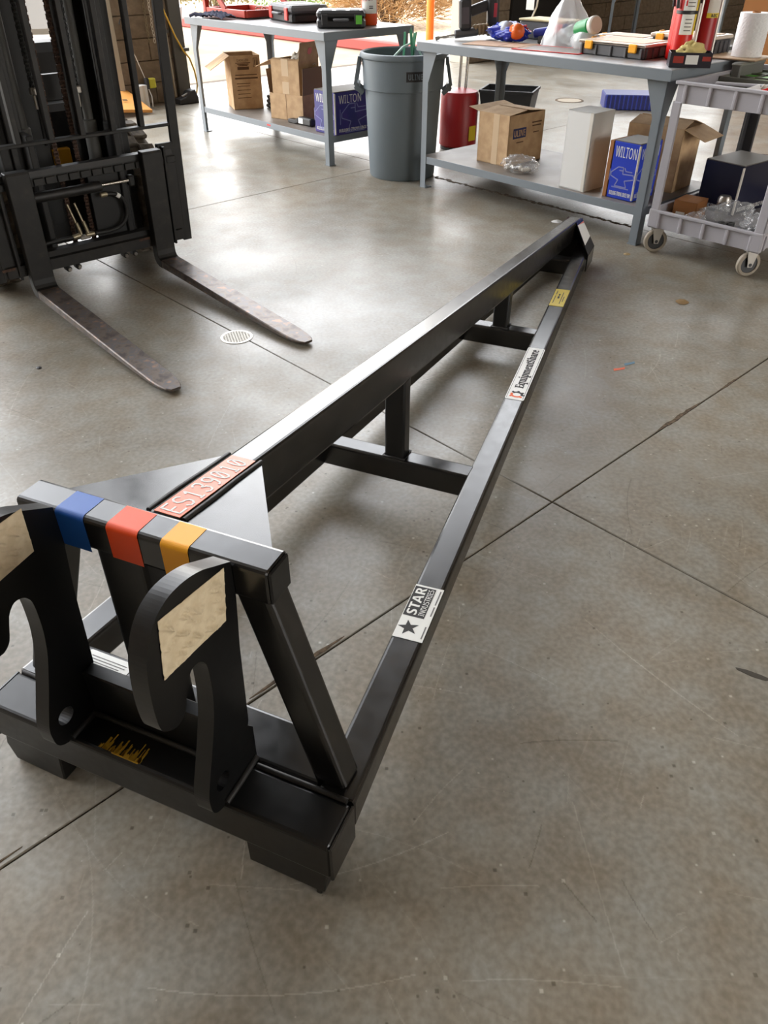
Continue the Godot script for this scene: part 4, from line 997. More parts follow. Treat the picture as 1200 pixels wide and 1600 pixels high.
	for k in 4:
		var z := -0.06 + k * 0.04
		obj("finger", MB.new().pipe(PackedVector3Array([Vector3(-0.13, 0.015, z), Vector3(-0.2, 0.024 + 0.006 * (k % 2), z + 0.01 * k), Vector3(-0.25 - 0.012 * (k % 3), 0.012, z + 0.025 * k - 0.02)]), 0.012, 8), M.navy, gv)
	# red frame
	var rf := thing("red_tray_frame", "red steel tray frame with an upright post and chain, on the left bench's far end", "frame", on_bench(O, 0.33, 0.43, T), BENCH_TURN)
	var fm := MB.new()
	obj("side_rail", fm.bar(Vector3(-0.3, 0.035, 0.22), Vector3(0.3, 0.035, 0.22), 0.03, 0.05).bar(Vector3(-0.3, 0.035, -0.22), Vector3(0.3, 0.035, -0.22), 0.03, 0.05), M.red_paint, rf)
	obj("cross_rail", MB.new().bar(Vector3(-0.3, 0.035, -0.22), Vector3(-0.3, 0.035, 0.22), 0.03, 0.05).bar(Vector3(0.3, 0.035, -0.22), Vector3(0.3, 0.035, 0.22), 0.03, 0.05), M.red_paint, rf)
	obj("tray", MB.new().box(Vector3(0.58, 0.004, 0.42), Vector3(0, 0.02, 0)), M.red_dark, rf)
	obj("post", MB.new().bar(Vector3(-0.3, 0.0, 0.22), Vector3(-0.3, 0.5, 0.22), 0.04, 0.04, Vector3(0, 0, 1)), M.red_paint, rf)
	obj("brace", MB.new().bar(Vector3(-0.28, 0.3, 0.22), Vector3(0.0, 0.05, 0.22), 0.02, 0.05, Vector3.UP), M.red_paint, rf)
	obj("brace", MB.new().bar(Vector3(0.0, 0.28, -0.22), Vector3(0.3, 0.05, -0.22), 0.02, 0.05, Vector3.UP), M.red_paint, rf)
	var ch := thing("brass_chain", "short brass chain draped over the red tray frame", "chain", on_bench(O, 0.45, 0.5, T + 0.03), BENCH_TURN)
	for k in 7: obj("link", MB.new().pipe(link_path(0.022, 0.013), 0.004, 6, true), M.brass, ch, Transform3D(Basis(Vector3(0, 1, 0), 0.6 * k) * Basis(Vector3(1, 0, 0), PI / 2 * (k % 2)), Vector3(-0.07 + k * 0.03, 0.01 + (0.012 if k % 2 else 0.0), 0.02 * sin(k * 1.0))))
	build_trash_can()

func ring(r: float, n: int, y := 0.0) -> PackedVector3Array:
	var p := PackedVector3Array()
	for k in n: p.append(Vector3(cos(TAU * k / n) * r, y, sin(TAU * k / n) * r))
	return p

func link_path(a: float, b: float) -> PackedVector3Array:
	var p := PackedVector3Array()
	for k in 16: p.append(Vector3(cos(TAU * k / 16) * a, 0, sin(TAU * k / 16) * b))
	return p

func blue_box(called: String, label: String, at: Vector3, turn: float, w: float, h: float, d: float, mat: Material = null, printed := true) -> Node3D:
	var t := thing(called, label, "box", at, turn)
	obj("body", MB.new().box(Vector3(w, h, d), Vector3(0, h / 2, 0), 0.004), M.wilton_blue if mat == null else mat, t)
	obj("lid", MB.new().box(Vector3(w - 0.004, 0.006, d - 0.004), Vector3(0, h + 0.002, 0), 0.002), pbr(Color(0.42, 0.4, 0.37), 0.6), t)
	obj("corner_edge", MB.new().box(Vector3(0.012, h - 0.01, 0.012), Vector3(w / 2 - 0.005, h / 2, d / 2 - 0.005), 0.003), M.offwhite, t)
	for f in 2:
		var xf := Transform3D(Basis(), Vector3(0, 0, d / 2 + 0.0008)) if f == 0 else Transform3D(Basis(Vector3(0, 1, 0), PI / 2), Vector3(w / 2 + 0.0008, 0, 0))
		var W := w if f == 0 else d
		if printed: text("brand_word", "WILTON", minf(W * 0.8, 0.22), 0.055, M.decal_white, t, xf.translated_local(Vector3(-0.05 if f == 1 and W > 0.3 else 0.0, h * 0.83, 0)), "Droid Sans", 400)
		text("slogan", "BUILDING STRONG SINCE 1941", W * 0.82, 0.022, M.decal_white, t, xf.translated_local(Vector3(0, 0.03, 0)), "Droid Sans", 700)
		# pale print of a bench vice
		if printed: obj("vise_print", vise_print(minf(W, 0.3)), M.pale_print, t, xf.translated_local(Vector3(0, h * 0.4, 0.0)))
	return t

func vise_print(w: float) -> MB:
	# outline drawing of a vice: jaws, screw, base
	var m := MB.new()
	for q in [[[-0.45, 0.1], [-0.2, 0.3], [0.0, 0.3], [0.0, 0.1], [0.4, 0.12], [0.46, 0.0], [0.3, -0.05], [0.1, -0.1], [0.2, -0.3], [-0.25, -0.3], [-0.15, -0.1], [-0.45, 0.0], [-0.45, 0.1]], [[-0.5, 0.2], [-0.5, -0.15]], [[-0.15, 0.2], [0.0, 0.2]], [[-0.35, -0.34], [0.3, -0.34]], [[0.05, 0.3], [0.1, 0.2], [0.35, 0.2]]]:
		var p := PackedVector3Array()
		for a in q: p.append(Vector3(a[0] * w, a[1] * w, 0))
		for k in p.size() - 1: m.bar(p[k], p[k + 1], 0.0012, 0.006, Vector3(0, 0, 1).cross(p[k + 1] - p[k]).normalized(), 0.0003, 1)
	return m

func tool_case(called: String, label: String, at: Vector3, turn: float, w: float, h: float, d: float, red: bool) -> Node3D:
	var t := thing(called, label, "tool case", at, turn, "")
	var pl := MB.rrect(w, d, 0.035, 2)
	var up := Transform3D(Basis(Vector3(1, 0, 0), Vector3(0, 0, -1), Vector3(0, 1, 0)), Vector3())
	obj("lower_shell", MB.new().prism(pl, 0.0, h * 0.52, up, 0.012), M.plastic_black, t)
	obj("lid", MB.new().prism(MB.rrect(w, d, 0.035, 2), h * 0.54, h, up, 0.016), M.plastic_grey if red else M.plastic_black, t)
	for k in 3: obj("lid_rib", MB.new().box(Vector3(w * 0.2, 0.005, d * 0.72), Vector3((k - 1) * w * 0.28, h + 0.001, 0), 0.002), M.plastic_grey, t)
	obj("handle", MB.new().pipe(PackedVector3Array([Vector3(-w * 0.14, h * 0.5, d / 2), Vector3(-w * 0.13, h * 0.5, d / 2 + 0.03), Vector3(w * 0.13, h * 0.5, d / 2 + 0.03), Vector3(w * 0.14, h * 0.5, d / 2)]), 0.009, 8), M.plastic_grey, t)
	if red:
		for s in [-1, 1]: obj("latch", MB.new().box(Vector3(0.055, h * 0.72, 0.016), Vector3(s * w * 0.33, h * 0.5, d / 2 + 0.004), 0.004), pbr(Color(0.85, 0.25, 0.22), 0.5), t)
	else:
		for s in [-1, 1]: obj("latch", MB.new().box(Vector3(0.045, h * 0.6, 0.012), Vector3(s * w * 0.33, h * 0.5, d / 2 + 0.003), 0.003), M.plastic_black, t)
		obj("green_sticker", MB.new().box(Vector3(0.045, 0.055, 0.001), Vector3(w * 0.36, h * 0.5, d / 2 + 0.0098)), M.green_label, t)
	return t

func build_trash_can() -> void:
	var t := thing("trash_can", "round grey plastic trash can with side handles, between the two benches", "trash can", Vector3(0.135, 0, -6.08), -0.05)
	obj("body", MB.new().lathe([Vector2(0, 0.0), Vector2(0.232, 0.0), Vector2(0.24, 0.012), Vector2(0.268, 0.57), Vector2(0.281, 0.575), Vector2(0.288, 0.765), Vector2(0.28, 0.765), Vector2(0.262, 0.57), Vector2(0.234, 0.02), Vector2(0, 0.02)], 56), M.can, t)
	obj("rim", MB.new().lathe([Vector2(0.279, 0.76), Vector2(0.291, 0.755), Vector2(0.3, 0.762), Vector2(0.303, 0.778), Vector2(0.298, 0.792), Vector2(0.287, 0.795), Vector2(0.279, 0.787), Vector2(0.279, 0.76)], 56), M.can, t)
	for s in [-1, 1]:
		# a sloping grip: top at the rim, thick lip lower down, hollow behind
		var m := MB.new()
		for z in [-0.078, 0.078]:
			m.bar(Vector3(s * 0.3, 0.768, z), Vector3(s * 0.334, 0.595, z), 0.022, 0.013, Vector3(0, 0, 1), 0.004)
			m.bar(Vector3(s * 0.334, 0.59, z), Vector3(s * 0.278, 0.545, z), 0.03, 0.013, Vector3(0, 0, 1), 0.004)
		m.bar(Vector3(s * 0.322, 0.585, -0.082), Vector3(s * 0.322, 0.585, 0.082), 0.032, 0.05, Vector3.UP, 0.012).bar(Vector3(s * 0.304, 0.74, -0.082), Vector3(s * 0.304, 0.74, 0.082), 0.02, 0.05, Vector3.UP, 0.008)
		obj("handle", m, M.can, t)
	# ULINE plate, bent round the shell, facing the shop
	var pl := MB.new(); var a0 := 0.1
	for k in 8:
		var x0 := a0 + k * 0.055; var x1 := x0 + 0.055
		var p := func(an: float, y: float, r: float) -> Vector3: return Vector3(sin(an) * r, y, cos(an) * r)
		pl.quad(p.call(x0, 0.64, 0.2855), p.call(x1, 0.64, 0.2855), p.call(x1, 0.7, 0.288), p.call(x0, 0.7, 0.288))
	obj("name_plate", pl, M.ink, t)
	text("plate_word", "ULINE", 0.1, 0.035, M.can, t, Transform3D(Basis(Vector3(0, 1, 0), a0 + 0.22), Vector3(sin(a0 + 0.22), 0, cos(a0 + 0.22)) * 0.289 + Vector3(0, 0.67, 0)), "Droid Sans", 700)
	var g := thing("green_strapping", "bundle of green and pale plastic strapping sticking out of the trash can", "strapping", Vector3(0.17, 0.4, -6.06))
	var r := RandomNumberGenerator.new(); r.seed = 21
	for k in 7:
		var a := r.randf() * TAU
		var foot := Vector3(cos(a) * 0.09, -0.37, sin(a) * 0.09)
		var top := Vector3(r.randf_range(-0.03, 0.05), 0.5 + r.randf() * 0.03, r.randf_range(-0.03, 0.03))
		obj("strap", MB.new().bar(foot, top, 0.016, 0.002, Vector3(cos(a + 1.2), 0, sin(a + 1.2)), 0.0006, 1), pbr(Color(0.35, 0.62, 0.48), 0.35), g)
	obj("pale_loop", MB.new().pipe(PackedVector3Array([Vector3(-0.13, 0.3, 0.08), Vector3(-0.1, 0.37, 0.06), Vector3(-0.04, 0.42, 0.02), Vector3(0.01, 0.44, 0.0), Vector3(0.07, 0.4, -0.02), Vector3(0.12, 0.3, -0.03)]), 0.008, 8), pbr(Color(0.75, 0.87, 0.82), 0.35), g)

func bag(called: String, label: String, category: String, at: Vector3, turn: float, size: Vector3, mat: Material, seed_value: int, peak := Vector2(0.5, 0.5), cone := 0.0, patches := []) -> Node3D:
	# a crumpled film bag: closed wrinkled shell resting on its base
	var t := thing(called, label, category, at, turn)
	var nz := noise(1.0, 4, seed_value)
	var f := func(u: float, v: float) -> Vector3:
		var a := TAU * u; var b := PI * v
		var d := Vector3(sin(b) * cos(a), cos(b), sin(b) * sin(a))
		var k := 1.0 + 0.38 * nz.get_noise_3d(d.x * 1.6, d.y * 1.6, d.z * 1.6) + 0.2 * absf(nz.get_noise_3d(d.x * 4.5 + 9.0, d.y * 4.5, d.z * 4.5))
		var p := Vector3(d.x * k * 0.5 * size.x, d.y * k * 0.5 * size.y, d.z * k * 0.5 * size.z)
		var up := maxf(0.0, d.y + 0.3)
		p.x *= 1.0 - cone * 0.6 * up; p.z *= 1.0 - cone * 0.6 * up
		p += Vector3((peak.x - 0.5) * size.x, 0, (peak.y - 0.5) * size.z) * maxf(0.0, d.y)
		return Vector3(p.x, maxf(p.y + size.y * 0.48, 0.001), p.z)
	obj("film", MB.new().sheet(f, 40, 26), mat, t)
	for q in patches:
		var c0 := Vector3(0, size.y * 0.45, 0)
		obj(q[4], MB.new().sheet(func(u, v):
			var p: Vector3 = f.call(lerpf(q[0], q[1], u), lerpf(q[2], q[3], v))
			return p + (p - c0).normalized() * 0.0015, 14, 12), q[5], t)
	return t

func extinguisher(called: String, label: String, at: Vector3, turn: float, h: float, red: Material, strap: bool, clip: bool) -> void:
	var t := thing(called, label, "fire extinguisher", at, turn, "fire extinguishers on the right bench")
	var r := 0.05
	obj("cylinder", MB.new().lathe([Vector2(0, 0), Vector2(r - 0.006, 0), Vector2(r, 0.006), Vector2(r, h - 0.06), Vector2(r * 0.92, h - 0.035), Vector2(r * 0.7, h - 0.012), Vector2(r * 0.35, h), Vector2(0.018, h + 0.03), Vector2(0, h + 0.03)], 32), red, t)
	obj("valve", MB.new().box(Vector3(0.035, 0.05, 0.04), Vector3(0, h + 0.05, 0), 0.006), M.plastic_black, t)
	obj("lever", MB.new().bar(Vector3(-0.02, h + 0.085, 0), Vector3(0.11, h + 0.11, 0), 0.02, 0.008), M.plastic_black, t)
	obj("carry_handle", MB.new().bar(Vector3(-0.02, h + 0.06, 0), Vector3(0.1, h + 0.05, 0), 0.02, 0.008), M.plastic_black, t)
	obj("hose", MB.new().pipe(PackedVector3Array([Vector3(-0.02, h + 0.05, 0.0), Vector3(-0.06, h + 0.03, 0.0), Vector3(-0.068, h - 0.06, 0), Vector3(-0.06, h - 0.16, 0.01)]), 0.009, 8), M.plastic_black, t)
	var wrap := func(a0: float, a1: float, y0: float, y1: float, called2: String, mat: Material, rr: float) -> void:
		var m := MB.new()
		for k in 10:
			var x0 := lerpf(a0, a1, k / 10.0); var x1 := lerpf(a0, a1, (k + 1) / 10.0)
			m.quad(Vector3(sin(x0) * rr, y0, cos(x0) * rr), Vector3(sin(x1) * rr, y0, cos(x1) * rr), Vector3(sin(x1) * rr, y1, cos(x1) * rr), Vector3(sin(x0) * rr, y1, cos(x0) * rr))
		obj(called2, m, mat, t)
	if not clip:
		wrap.call(-0.9, 0.45, h * 0.32, h * 0.54, "lower_label", M.decal_white, r + 0.0006)
		wrap.call(-0.9, 0.45, h * 0.58, h * 0.74, "upper_label", M.decal_white, r + 0.0006)
		wrap.call(0.5, 0.95, h * 0.32, h * 0.78, "yellow_band", M.decal_yellow, r + 0.0006)
		for y in [0.36, 0.4, 0.44, 0.48, 0.62, 0.66]:
			wrap.call(-0.5, 0.2, h * y, h * (y + 0.012), "print_line", M.grey_ink, r + 0.0011)
		wrap.call(-0.72, -0.58, h * 0.63, h * 0.69, "flame_mark", M.red, r + 0.0011)
	else:
		wrap.call(-0.75, 0.75, h * 0.52, h * 0.8, "upper_label", M.offwhite, r + 0.0006)
		wrap.call(-0.75, 0.75, h * 0.47, h * 0.52, "yellow_band", M.decal_yellow, r + 0.0008)
		text("class_word", "ABC", 0.035, 0.014, M.ink, t, Transform3D(Basis(), Vector3(0, h * 0.495, r + 0.0018)), "Droid Sans", 700)
		obj("mounting_strip", MB.new().box(Vector3(0.012, h * 0.9, 0.02), Vector3(-0.056, h * 0.5, 0.01), 0.002), M.steel, t)
		obj("mounting_strip", MB.new().box(Vector3(0.012, h * 0.9, 0.02), Vector3(0.056, h * 0.5, 0.01), 0.002), M.steel, t)
	if strap: obj("strap", MB.new().lathe([Vector2(r, h * 0.54), Vector2(r + 0.0035, h * 0.545), Vector2(r + 0.0035, h * 0.575), Vector2(r, h * 0.58)], 28), M.plastic_black, t)

func organizer(label: String, at: Vector3, turn: float, w: float, d: float, h: float) -> void:
	var t := thing("parts_organizer", label, "organizer", at, turn, "parts organizers on the right bench")
	obj("base", MB.new().box(Vector3(w, h * 0.78, d), Vector3(0, h * 0.39, 0), 0.006), M.plastic_grey, t)
	for k in 5:
		obj("rib", MB.new().box(Vector3(0.014, h * 0.7, 0.012), Vector3((k - 2) * w * 0.23, h * 0.38, d / 2 + 0.003), 0.003), M.plastic_grey, t)
		obj("rib", MB.new().box(Vector3(0.012, h * 0.7, 0.014), Vector3(w / 2 + 0.003, h * 0.38, (k - 2) * d * 0.21), 0.003), M.plastic_grey, t)
	obj("lid", MB.new().box(Vector3(w + 0.016, h * 0.2, d + 0.016), Vector3(0, h * 0.9, 0), 0.005), M.lid, t)
	obj("lid_pad", MB.new().box(Vector3(w - 0.05, 0.004, d - 0.05), Vector3(0, h + 0.001, 0), 0.002), pbr(Color(0.8, 0.7, 0.6), 0.6), t)
	for s in [-1, 1]: obj("latch", MB.new().box(Vector3(0.05, h * 0.6, 0.014), Vector3(s * w * 0.34, h * 0.7, d / 2 + 0.012), 0.005), M.latch, t)
	obj("latch", MB.new().box(Vector3(0.014, h * 0.6, 0.05), Vector3(-w / 2 - 0.012, h * 0.75, 0), 0.005), M.latch, t)

func build_second_bench_things() -> void:
	var O := Vector3(0.213, 0, -5.707)
	var SH := 0.206; var T := 0.886
	# cordless grease gun lying on its side
	var g := thing("grease_gun", "black cordless grease gun lying on the right bench's far end, battery upright", "grease gun", on_bench(O, 0.2, 0.42, T) + Vector3(-0.1, 0, 0), 0.0)
	obj("battery", MB.new().box(Vector3(0.075, 0.17, 0.1), Vector3(-0.03, 0.14, 0.04), 0.012), M.plastic_black, g, Transform3D(Basis(Vector3(0, 0, 1), 0.06), Vector3()))
	obj("battery_label", MB.new().box(Vector3(0.05, 0.09, 0.001), Vector3(-0.032, 0.135, 0.0906), 0.0), pbr(Color(0.3, 0.28, 0.3), 0.5), g, Transform3D(Basis(Vector3(0, 0, 1), 0.06), Vector3()))
	obj("handle", MB.new().bar(Vector3(0.0, 0.15, 0.0), Vector3(0.12, 0.19, 0.0), 0.05, 0.06, Vector3.UP, 0.015), M.plastic_black, g)
	var mh := obj("motor_head", MB.new().bar(Vector3(0.15, 0.02, 0.0), Vector3(0.14, 0.27, 0.0), 0.075, 0.09, Vector3(0, 0, 1), 0.02), M.plastic_black, g)
	obj("red_stripe", MB.new().box(Vector3(0.02, 0.075, 0.001), Vector3(0.155, 0.16, 0.046), 0.0), pbr(Color(0.7, 0.2, 0.25), 0.5), mh)
	obj("grease_barrel", MB.new().rod(Vector3(-0.1, 0.03, 0.06), Vector3(0.05, 0.045, 0.04), 0.024, 16, 0.004), M.plastic_grey, g)
	var coil := obj("hose_grip", MB.new().rod(Vector3(0.02, 0.05, 0.03), Vector3(0.13, 0.06, 0.02), 0.03, 16, 0.005), pbr(Color(0.62, 0.53, 0.4), 0.7), g)
	for k in 4: obj("grip_ridge", MB.new().rod(Vector3(0.03 + k * 0.025, 0.051 + k * 0.0022, 0.03), Vector3(0.042 + k * 0.025, 0.052 + k * 0.0022, 0.03), 0.033, 16, 0.003), pbr(Color(0.7, 0.62, 0.5), 0.7), coil)
	obj("nozzle", MB.new().pipe(PackedVector3Array([Vector3(-0.09, 0.03, 0.06), Vector3(-0.14, 0.022, 0.07), Vector3(-0.2, 0.014, 0.08)]), 0.006, 8).rod(Vector3(-0.2, 0.014, 0.08), Vector3(-0.225, 0.008, 0.083), 0.011, 10), M.steel, g)
	# red sheets and tan card on the top
	var sh := thing("tan_card", "flat tan cardboard sheet on the right bench, in front of the blue bag", "cardboard", on_bench(O, 0.5, 0.24, T), BENCH_TURN + 0.25)
	obj("sheet", MB.new().box(Vector3(0.42, 0.004, 0.24), Vector3(0, 0.002, 0), 0.001), pbr(Color(0.75, 0.62, 0.52), 0.7), sh)
	obj("crease", MB.new().box(Vector3(0.003, 0.001, 0.24), Vector3(0.04, 0.0043, 0)), M.print_brown, sh)
	var rs := thing("red_folder", "flat grey mat with a red border, under the white plastic bag", "mat", on_bench(O, 0.9, 0.26, T), BENCH_TURN + 0.15)
	obj("mat", MB.new().box(Vector3(0.44, 0.003, 0.26), Vector3(0, 0.0015, 0), 0.001), pbr(Color(0.5, 0.46, 0.44), 0.6), rs)
	for s in [-1, 1]:
		obj("border", MB.new().box(Vector3(0.44, 0.004, 0.012), Vector3(0, 0.002, s * 0.126), 0.001), M.red, rs)
		obj("border", MB.new().box(Vector3(0.012, 0.004, 0.26), Vector3(s * 0.215, 0.002, 0), 0.001), M.red, rs)
	# blue and orange printed bag
	var bb := bag("printed_bag", "shiny blue and orange printed snack bag, crumpled beside the grease gun", "bag", on_bench(O, 0.42, 0.4, T + 0.004), BENCH_TURN, Vector3(0.3, 0.1, 0.15), pbr(Color(0.08, 0.17, 0.62), 0.2), 17, Vector2(0.5, 0.5), 0.0, [[0.7, 0.76, 0.36, 0.5, "orange_panel", pbr(Color(0.85, 0.38, 0.12), 0.25)], [0.5, 0.62, 0.2, 0.4, "white_panel", pbr(Color(0.75, 0.78, 0.85), 0.25)], [0.85, 0.95, 0.2, 0.45, "pink_panel", pbr(Color(0.8, 0.25, 0.3), 0.25)]])
	obj("orange_panel", MB.new().ball(Vector3(0.1, 0.06, 0.045), Vector3(0.06, 0.045, 0.035), 12), pbr(Color(0.85, 0.38, 0.12), 0.25), bb)
	obj("white_panel", MB.new().ball(Vector3(0.0, 0.075, 0.03), Vector3(0.07, 0.035, 0.04), 12), pbr(Color(0.75, 0.78, 0.85), 0.25), bb)
	var tu := thing("caulk_tube", "blue and red cartridge tube lying against the printed bag", "tube", on_bench(O, 0.68, 0.5, T + 0.05), BENCH_TURN + 0.4)
	obj("tube", MB.new().rod(Vector3(-0.11, 0.0, 0), Vector3(0.1, 0.035, 0), 0.026, 16, 0.004), pbr(Color(0.12, 0.16, 0.5), 0.35), tu)
	obj("red_label", MB.new().rod(Vector3(0.0, 0.0183, 0), Vector3(0.07, 0.03, 0), 0.0268, 16), pbr(Color(0.8, 0.2, 0.25), 0.4), tu)
	obj("stand_block", MB.new().box(Vector3(0.12, 0.05, 0.04), Vector3(-0.02, -0.026, 0), 0.006), M.frame_grey, tu)
	var ok := thing("dark_case", "dark grey case with a pale tan top, behind the printed bag", "case", on_bench(O, 0.5, 0.72, T), BENCH_TURN)
	obj("body", MB.new().box(Vector3(0.36, 0.1, 0.2), Vector3(0, 0.05, 0), 0.008), M.plastic_grey, ok)
	obj("top", MB.new().box(Vector3(0.37, 0.012, 0.21), Vector3(0, 0.106, 0), 0.004), pbr(Color(0.8, 0.73, 0.55), 0.6), ok)
	for k in 2: obj("vent_slot", MB.new().box(Vector3(0.05, 0.006, 0.002), Vector3(0.1, 0.06 + k * 0.018, 0.101)), M.offwhite, ok)
	# white plastic bag with a green-capped jar in it
	var pbg := thing("plastic_bag", "peaked translucent white plastic bag standing on the right bench", "bag", on_bench(O, 0.8, 0.5, T + 0.002), BENCH_TURN + 0.3)
	var bn2 := noise(1.0, 3, 6)
	obj("film", MB.new().sheet(func(u, v):
		var an: float = TAU * u
		var fold: float = 0.1 * sin(an * 3.0 + 1.0) + 0.07 * sin(an * 7.0 + 3.0 * v) + 0.12 * bn2.get_noise_3d(cos(an) * 2.0, v * 3.0, sin(an) * 2.0)
		var rr: float = pow(maxf(1.0 - v, 0.0), 0.62) * (1.0 + fold * (0.35 + v))
		return Vector3(cos(an) * 0.17 * rr - 0.01 * v, v * 0.275, -sin(an) * 0.115 * rr), 64, 24), M.milky_bag, pbg)
	bag("bag_contents", "pale crumpled film packing inside the white plastic bag", "packing", on_bench(O, 0.85, 0.5, T + 0.004), BENCH_TURN, Vector3(0.2, 0.1, 0.12), M.milky_bag, 15)
	var gb := thing("green_jar", "green plastic jar lying in the mouth of the white bag", "jar", on_bench(O, 0.98, 0.42, T + 0.09), BENCH_TURN - 0.3)
	obj("jar", MB.new().rod(Vector3(-0.06, 0.0, 0), Vector3(0.06, 0.03, 0), 0.045, 20, 0.008), M.green, gb)
	obj("collar", MB.new().rod(Vector3(0.06, 0.03, 0), Vector3(0.1, 0.04, 0), 0.047, 20, 0.008), M.offwhite, gb)
	obj("base_crumple", MB.new().ball(Vector3(0.02, -0.05, 0.0), Vector3(0.11, 0.058, 0.08), 14), M.milky_bag, gb)
	# parts organizers with yellow latches
	organizer("grey parts organizer with a clear lid, nearest the front edge of the right bench", on_bench(O, 1.31, 0.37, T), BENCH_TURN, 0.42, 0.3, 0.07)
	organizer("grey parts organizer behind the green jar, yellow latch at its left", on_bench(O, 1.1, 0.72, T), BENCH_TURN, 0.34, 0.22, 0.06)
	organizer("taller grey parts organizer at the back of the bench, left of the fire extinguishers", on_bench(O, 1.5, 0.72, T), BENCH_TURN, 0.36, 0.24, 0.095)
	var sp := thing("yellow_sponge", "yellow and pink sponge resting on the tall parts organizer by the extinguishers", "sponge", on_bench(O, 1.6, 0.7, T + 0.1), BENCH_TURN)
	obj("sponge", MB.new().box(Vector3(0.085, 0.04, 0.055), Vector3(0, 0.02, 0), 0.01), M.latch, sp)
	obj("scouring_layer", MB.new().box(Vector3(0.085, 0.018, 0.055), Vector3(0, 0.049, 0), 0.006), pbr(Color(0.88, 0.68, 0.55), 0.8), sp)
	# fire extinguishers
	extinguisher("fire_extinguisher", "red fire extinguisher with white labels, leftmost of the three on the bench", on_bench(O, 1.61, 0.38, T), 0.1, 0.4, M.red, false, false)
	extinguisher("fire_extinguisher", "red fire extinguisher with a black strap, between the other two", on_bench(O, 1.69, 0.28, T), 0.15, 0.4, M.red, true, false)
	extinguisher("fire_extinguisher", "dark red ABC fire extinguisher between metal strips, rightmost of the three", on_bench(O, 1.74, 0.41, T), 0.25, 0.42, M.red_dark, false, true)
	# small printed box with yellow rags
	var rb := thing("small_box", "small dark printed box holding yellow rags, in front of the fire extinguishers", "box", on_bench(O, 1.81, 0.18, T), BENCH_TURN + 0.62)
	obj("box", MB.new().box(Vector3(0.2, 0.065, 0.004), Vector3(0, 0.033, 0.06), 0.001).box(Vector3(0.2, 0.065, 0.004), Vector3(0, 0.033, -0.06), 0.001).box(Vector3(0.004, 0.065, 0.12), Vector3(0.1, 0.033, 0), 0.001).box(Vector3(0.004, 0.065, 0.12), Vector3(-0.1, 0.033, 0), 0.001).box(Vector3(0.2, 0.004, 0.12), Vector3(0, 0.002, 0)), pbr(Color(0.14, 0.13, 0.17), 0.4), rb)
	obj("red_print", MB.new().box(Vector3(0.05, 0.03, 0.001), Vector3(-0.06, 0.035, 0.0626)).box(Vector3(0.04, 0.02, 0.001), Vector3(0.075, 0.04, 0.0626)), pbr(Color(0.62, 0.2, 0.16), 0.5), rb).set_meta("kind", "stuff")
	obj("white_label", MB.new().box(Vector3(0.06, 0.04, 0.001), Vector3(0.005, 0.035, 0.0627)), M.decal_white, rb)
	var rg := bag("cleaning_rags", "crumpled pale yellow rags in the small printed box", "rags", on_bench(O, 1.81, 0.18, T + 0.006), 0.0, Vector3(0.13, 0.1, 0.09), pbr(Color(0.82, 0.75, 0.5), 0.95), 41)
	obj("brown_fold", MB.new().ball(Vector3(-0.03, 0.07, 0.0), Vector3(0.035, 0.02, 0.03), 10), pbr(Color(0.5, 0.42, 0.3), 0.9), rg)
	# white cord with a paper tag, hanging from above onto the bench
	var co := thing("looped_cord", "white looped cord with an orange-printed paper tag, above the right bench", "cord", on_bench(O, 0.2, 0.76, T), BENCH_TURN)
	obj("cord", MB.new().pipe(PackedVector3Array([Vector3(-0.16, 0.012, 0.0), Vector3(-0.06, 0.01, 0.02), Vector3(0.03, 0.03, 0.02), Vector3(0.1, 0.09, 0.0), Vector3(0.14, 0.17, 0.0), Vector3(0.15, 0.28, 0.0), Vector3(0.14, 0.6, 0.0)]), 0.006, 8), M.offwhite, co)
	obj("paper_tag", MB.new().box(Vector3(0.065, 0.2, 0.001), Vector3(0.1, 0.25, 0.02), 0.0), M.decal_white, co)
	obj("tag_print", MB.new().box(Vector3(0.05, 0.02, 0.001), Vector3(0.1, 0.26, 0.0212)), pbr(Color(0.85, 0.42, 0.15), 0.6), co)
	# shelf
	var ul := carton("carton", "kraft ULINE carton on the right bench's lower shelf", on_bench(O, 0.52, 0.39, SH), BENCH_TURN, 0.26, 0.3, 0.36, [[3, 170, 0.1], [0, 6, 0.17], [2, 6, 0.17]], M.kraft)
	obj("paper_tape", MB.new().box(Vector3(0.05, 0.3, 0.001), Vector3(0.02, 0.15, 0.1806)), M.tape_clear, ul)
	obj("brand_panel", MB.new().box(Vector3(0.001, 0.06, 0.13), Vector3(0.1306, 0.19, 0.07)), pbr(Color(0.14, 0.17, 0.36), 0.6), ul)
	text("brand_word", "ULINE", 0.11, 0.038, M.kraft, ul, Transform3D(Basis(Vector3(0, 1, 0), PI / 2), Vector3(0.1316, 0.19, 0.07)), "Droid Sans", 700)
	stripes("print_lines", M.print_brown, ul, Transform3D(Basis(Vector3(0, 1, 0), PI / 2), Vector3(0.131, 0, 0)), [[-0.06, 0.135, 0.07, 0.006], [0.1, 0.24, 0.1, 0.008], [0.1, 0.22, 0.09, 0.008], [0.1, 0.18, 0.06, 0.006]])
	bag("parts_bag", "clear plastic bag of small grey parts beside the ULINE carton", "bag", on_bench(O, 0.8, 0.17, SH), BENCH_TURN + 0.2, Vector3(0.24, 0.1, 0.15), M.clear_bag, 23)
	var pb := thing("metal_parts", "small grey metal parts inside the clear bag on the shelf", "parts", on_bench(O, 0.8, 0.17, SH + 0.004), BENCH_TURN)
	var r := RandomNumberGenerator.new(); r.seed = 4
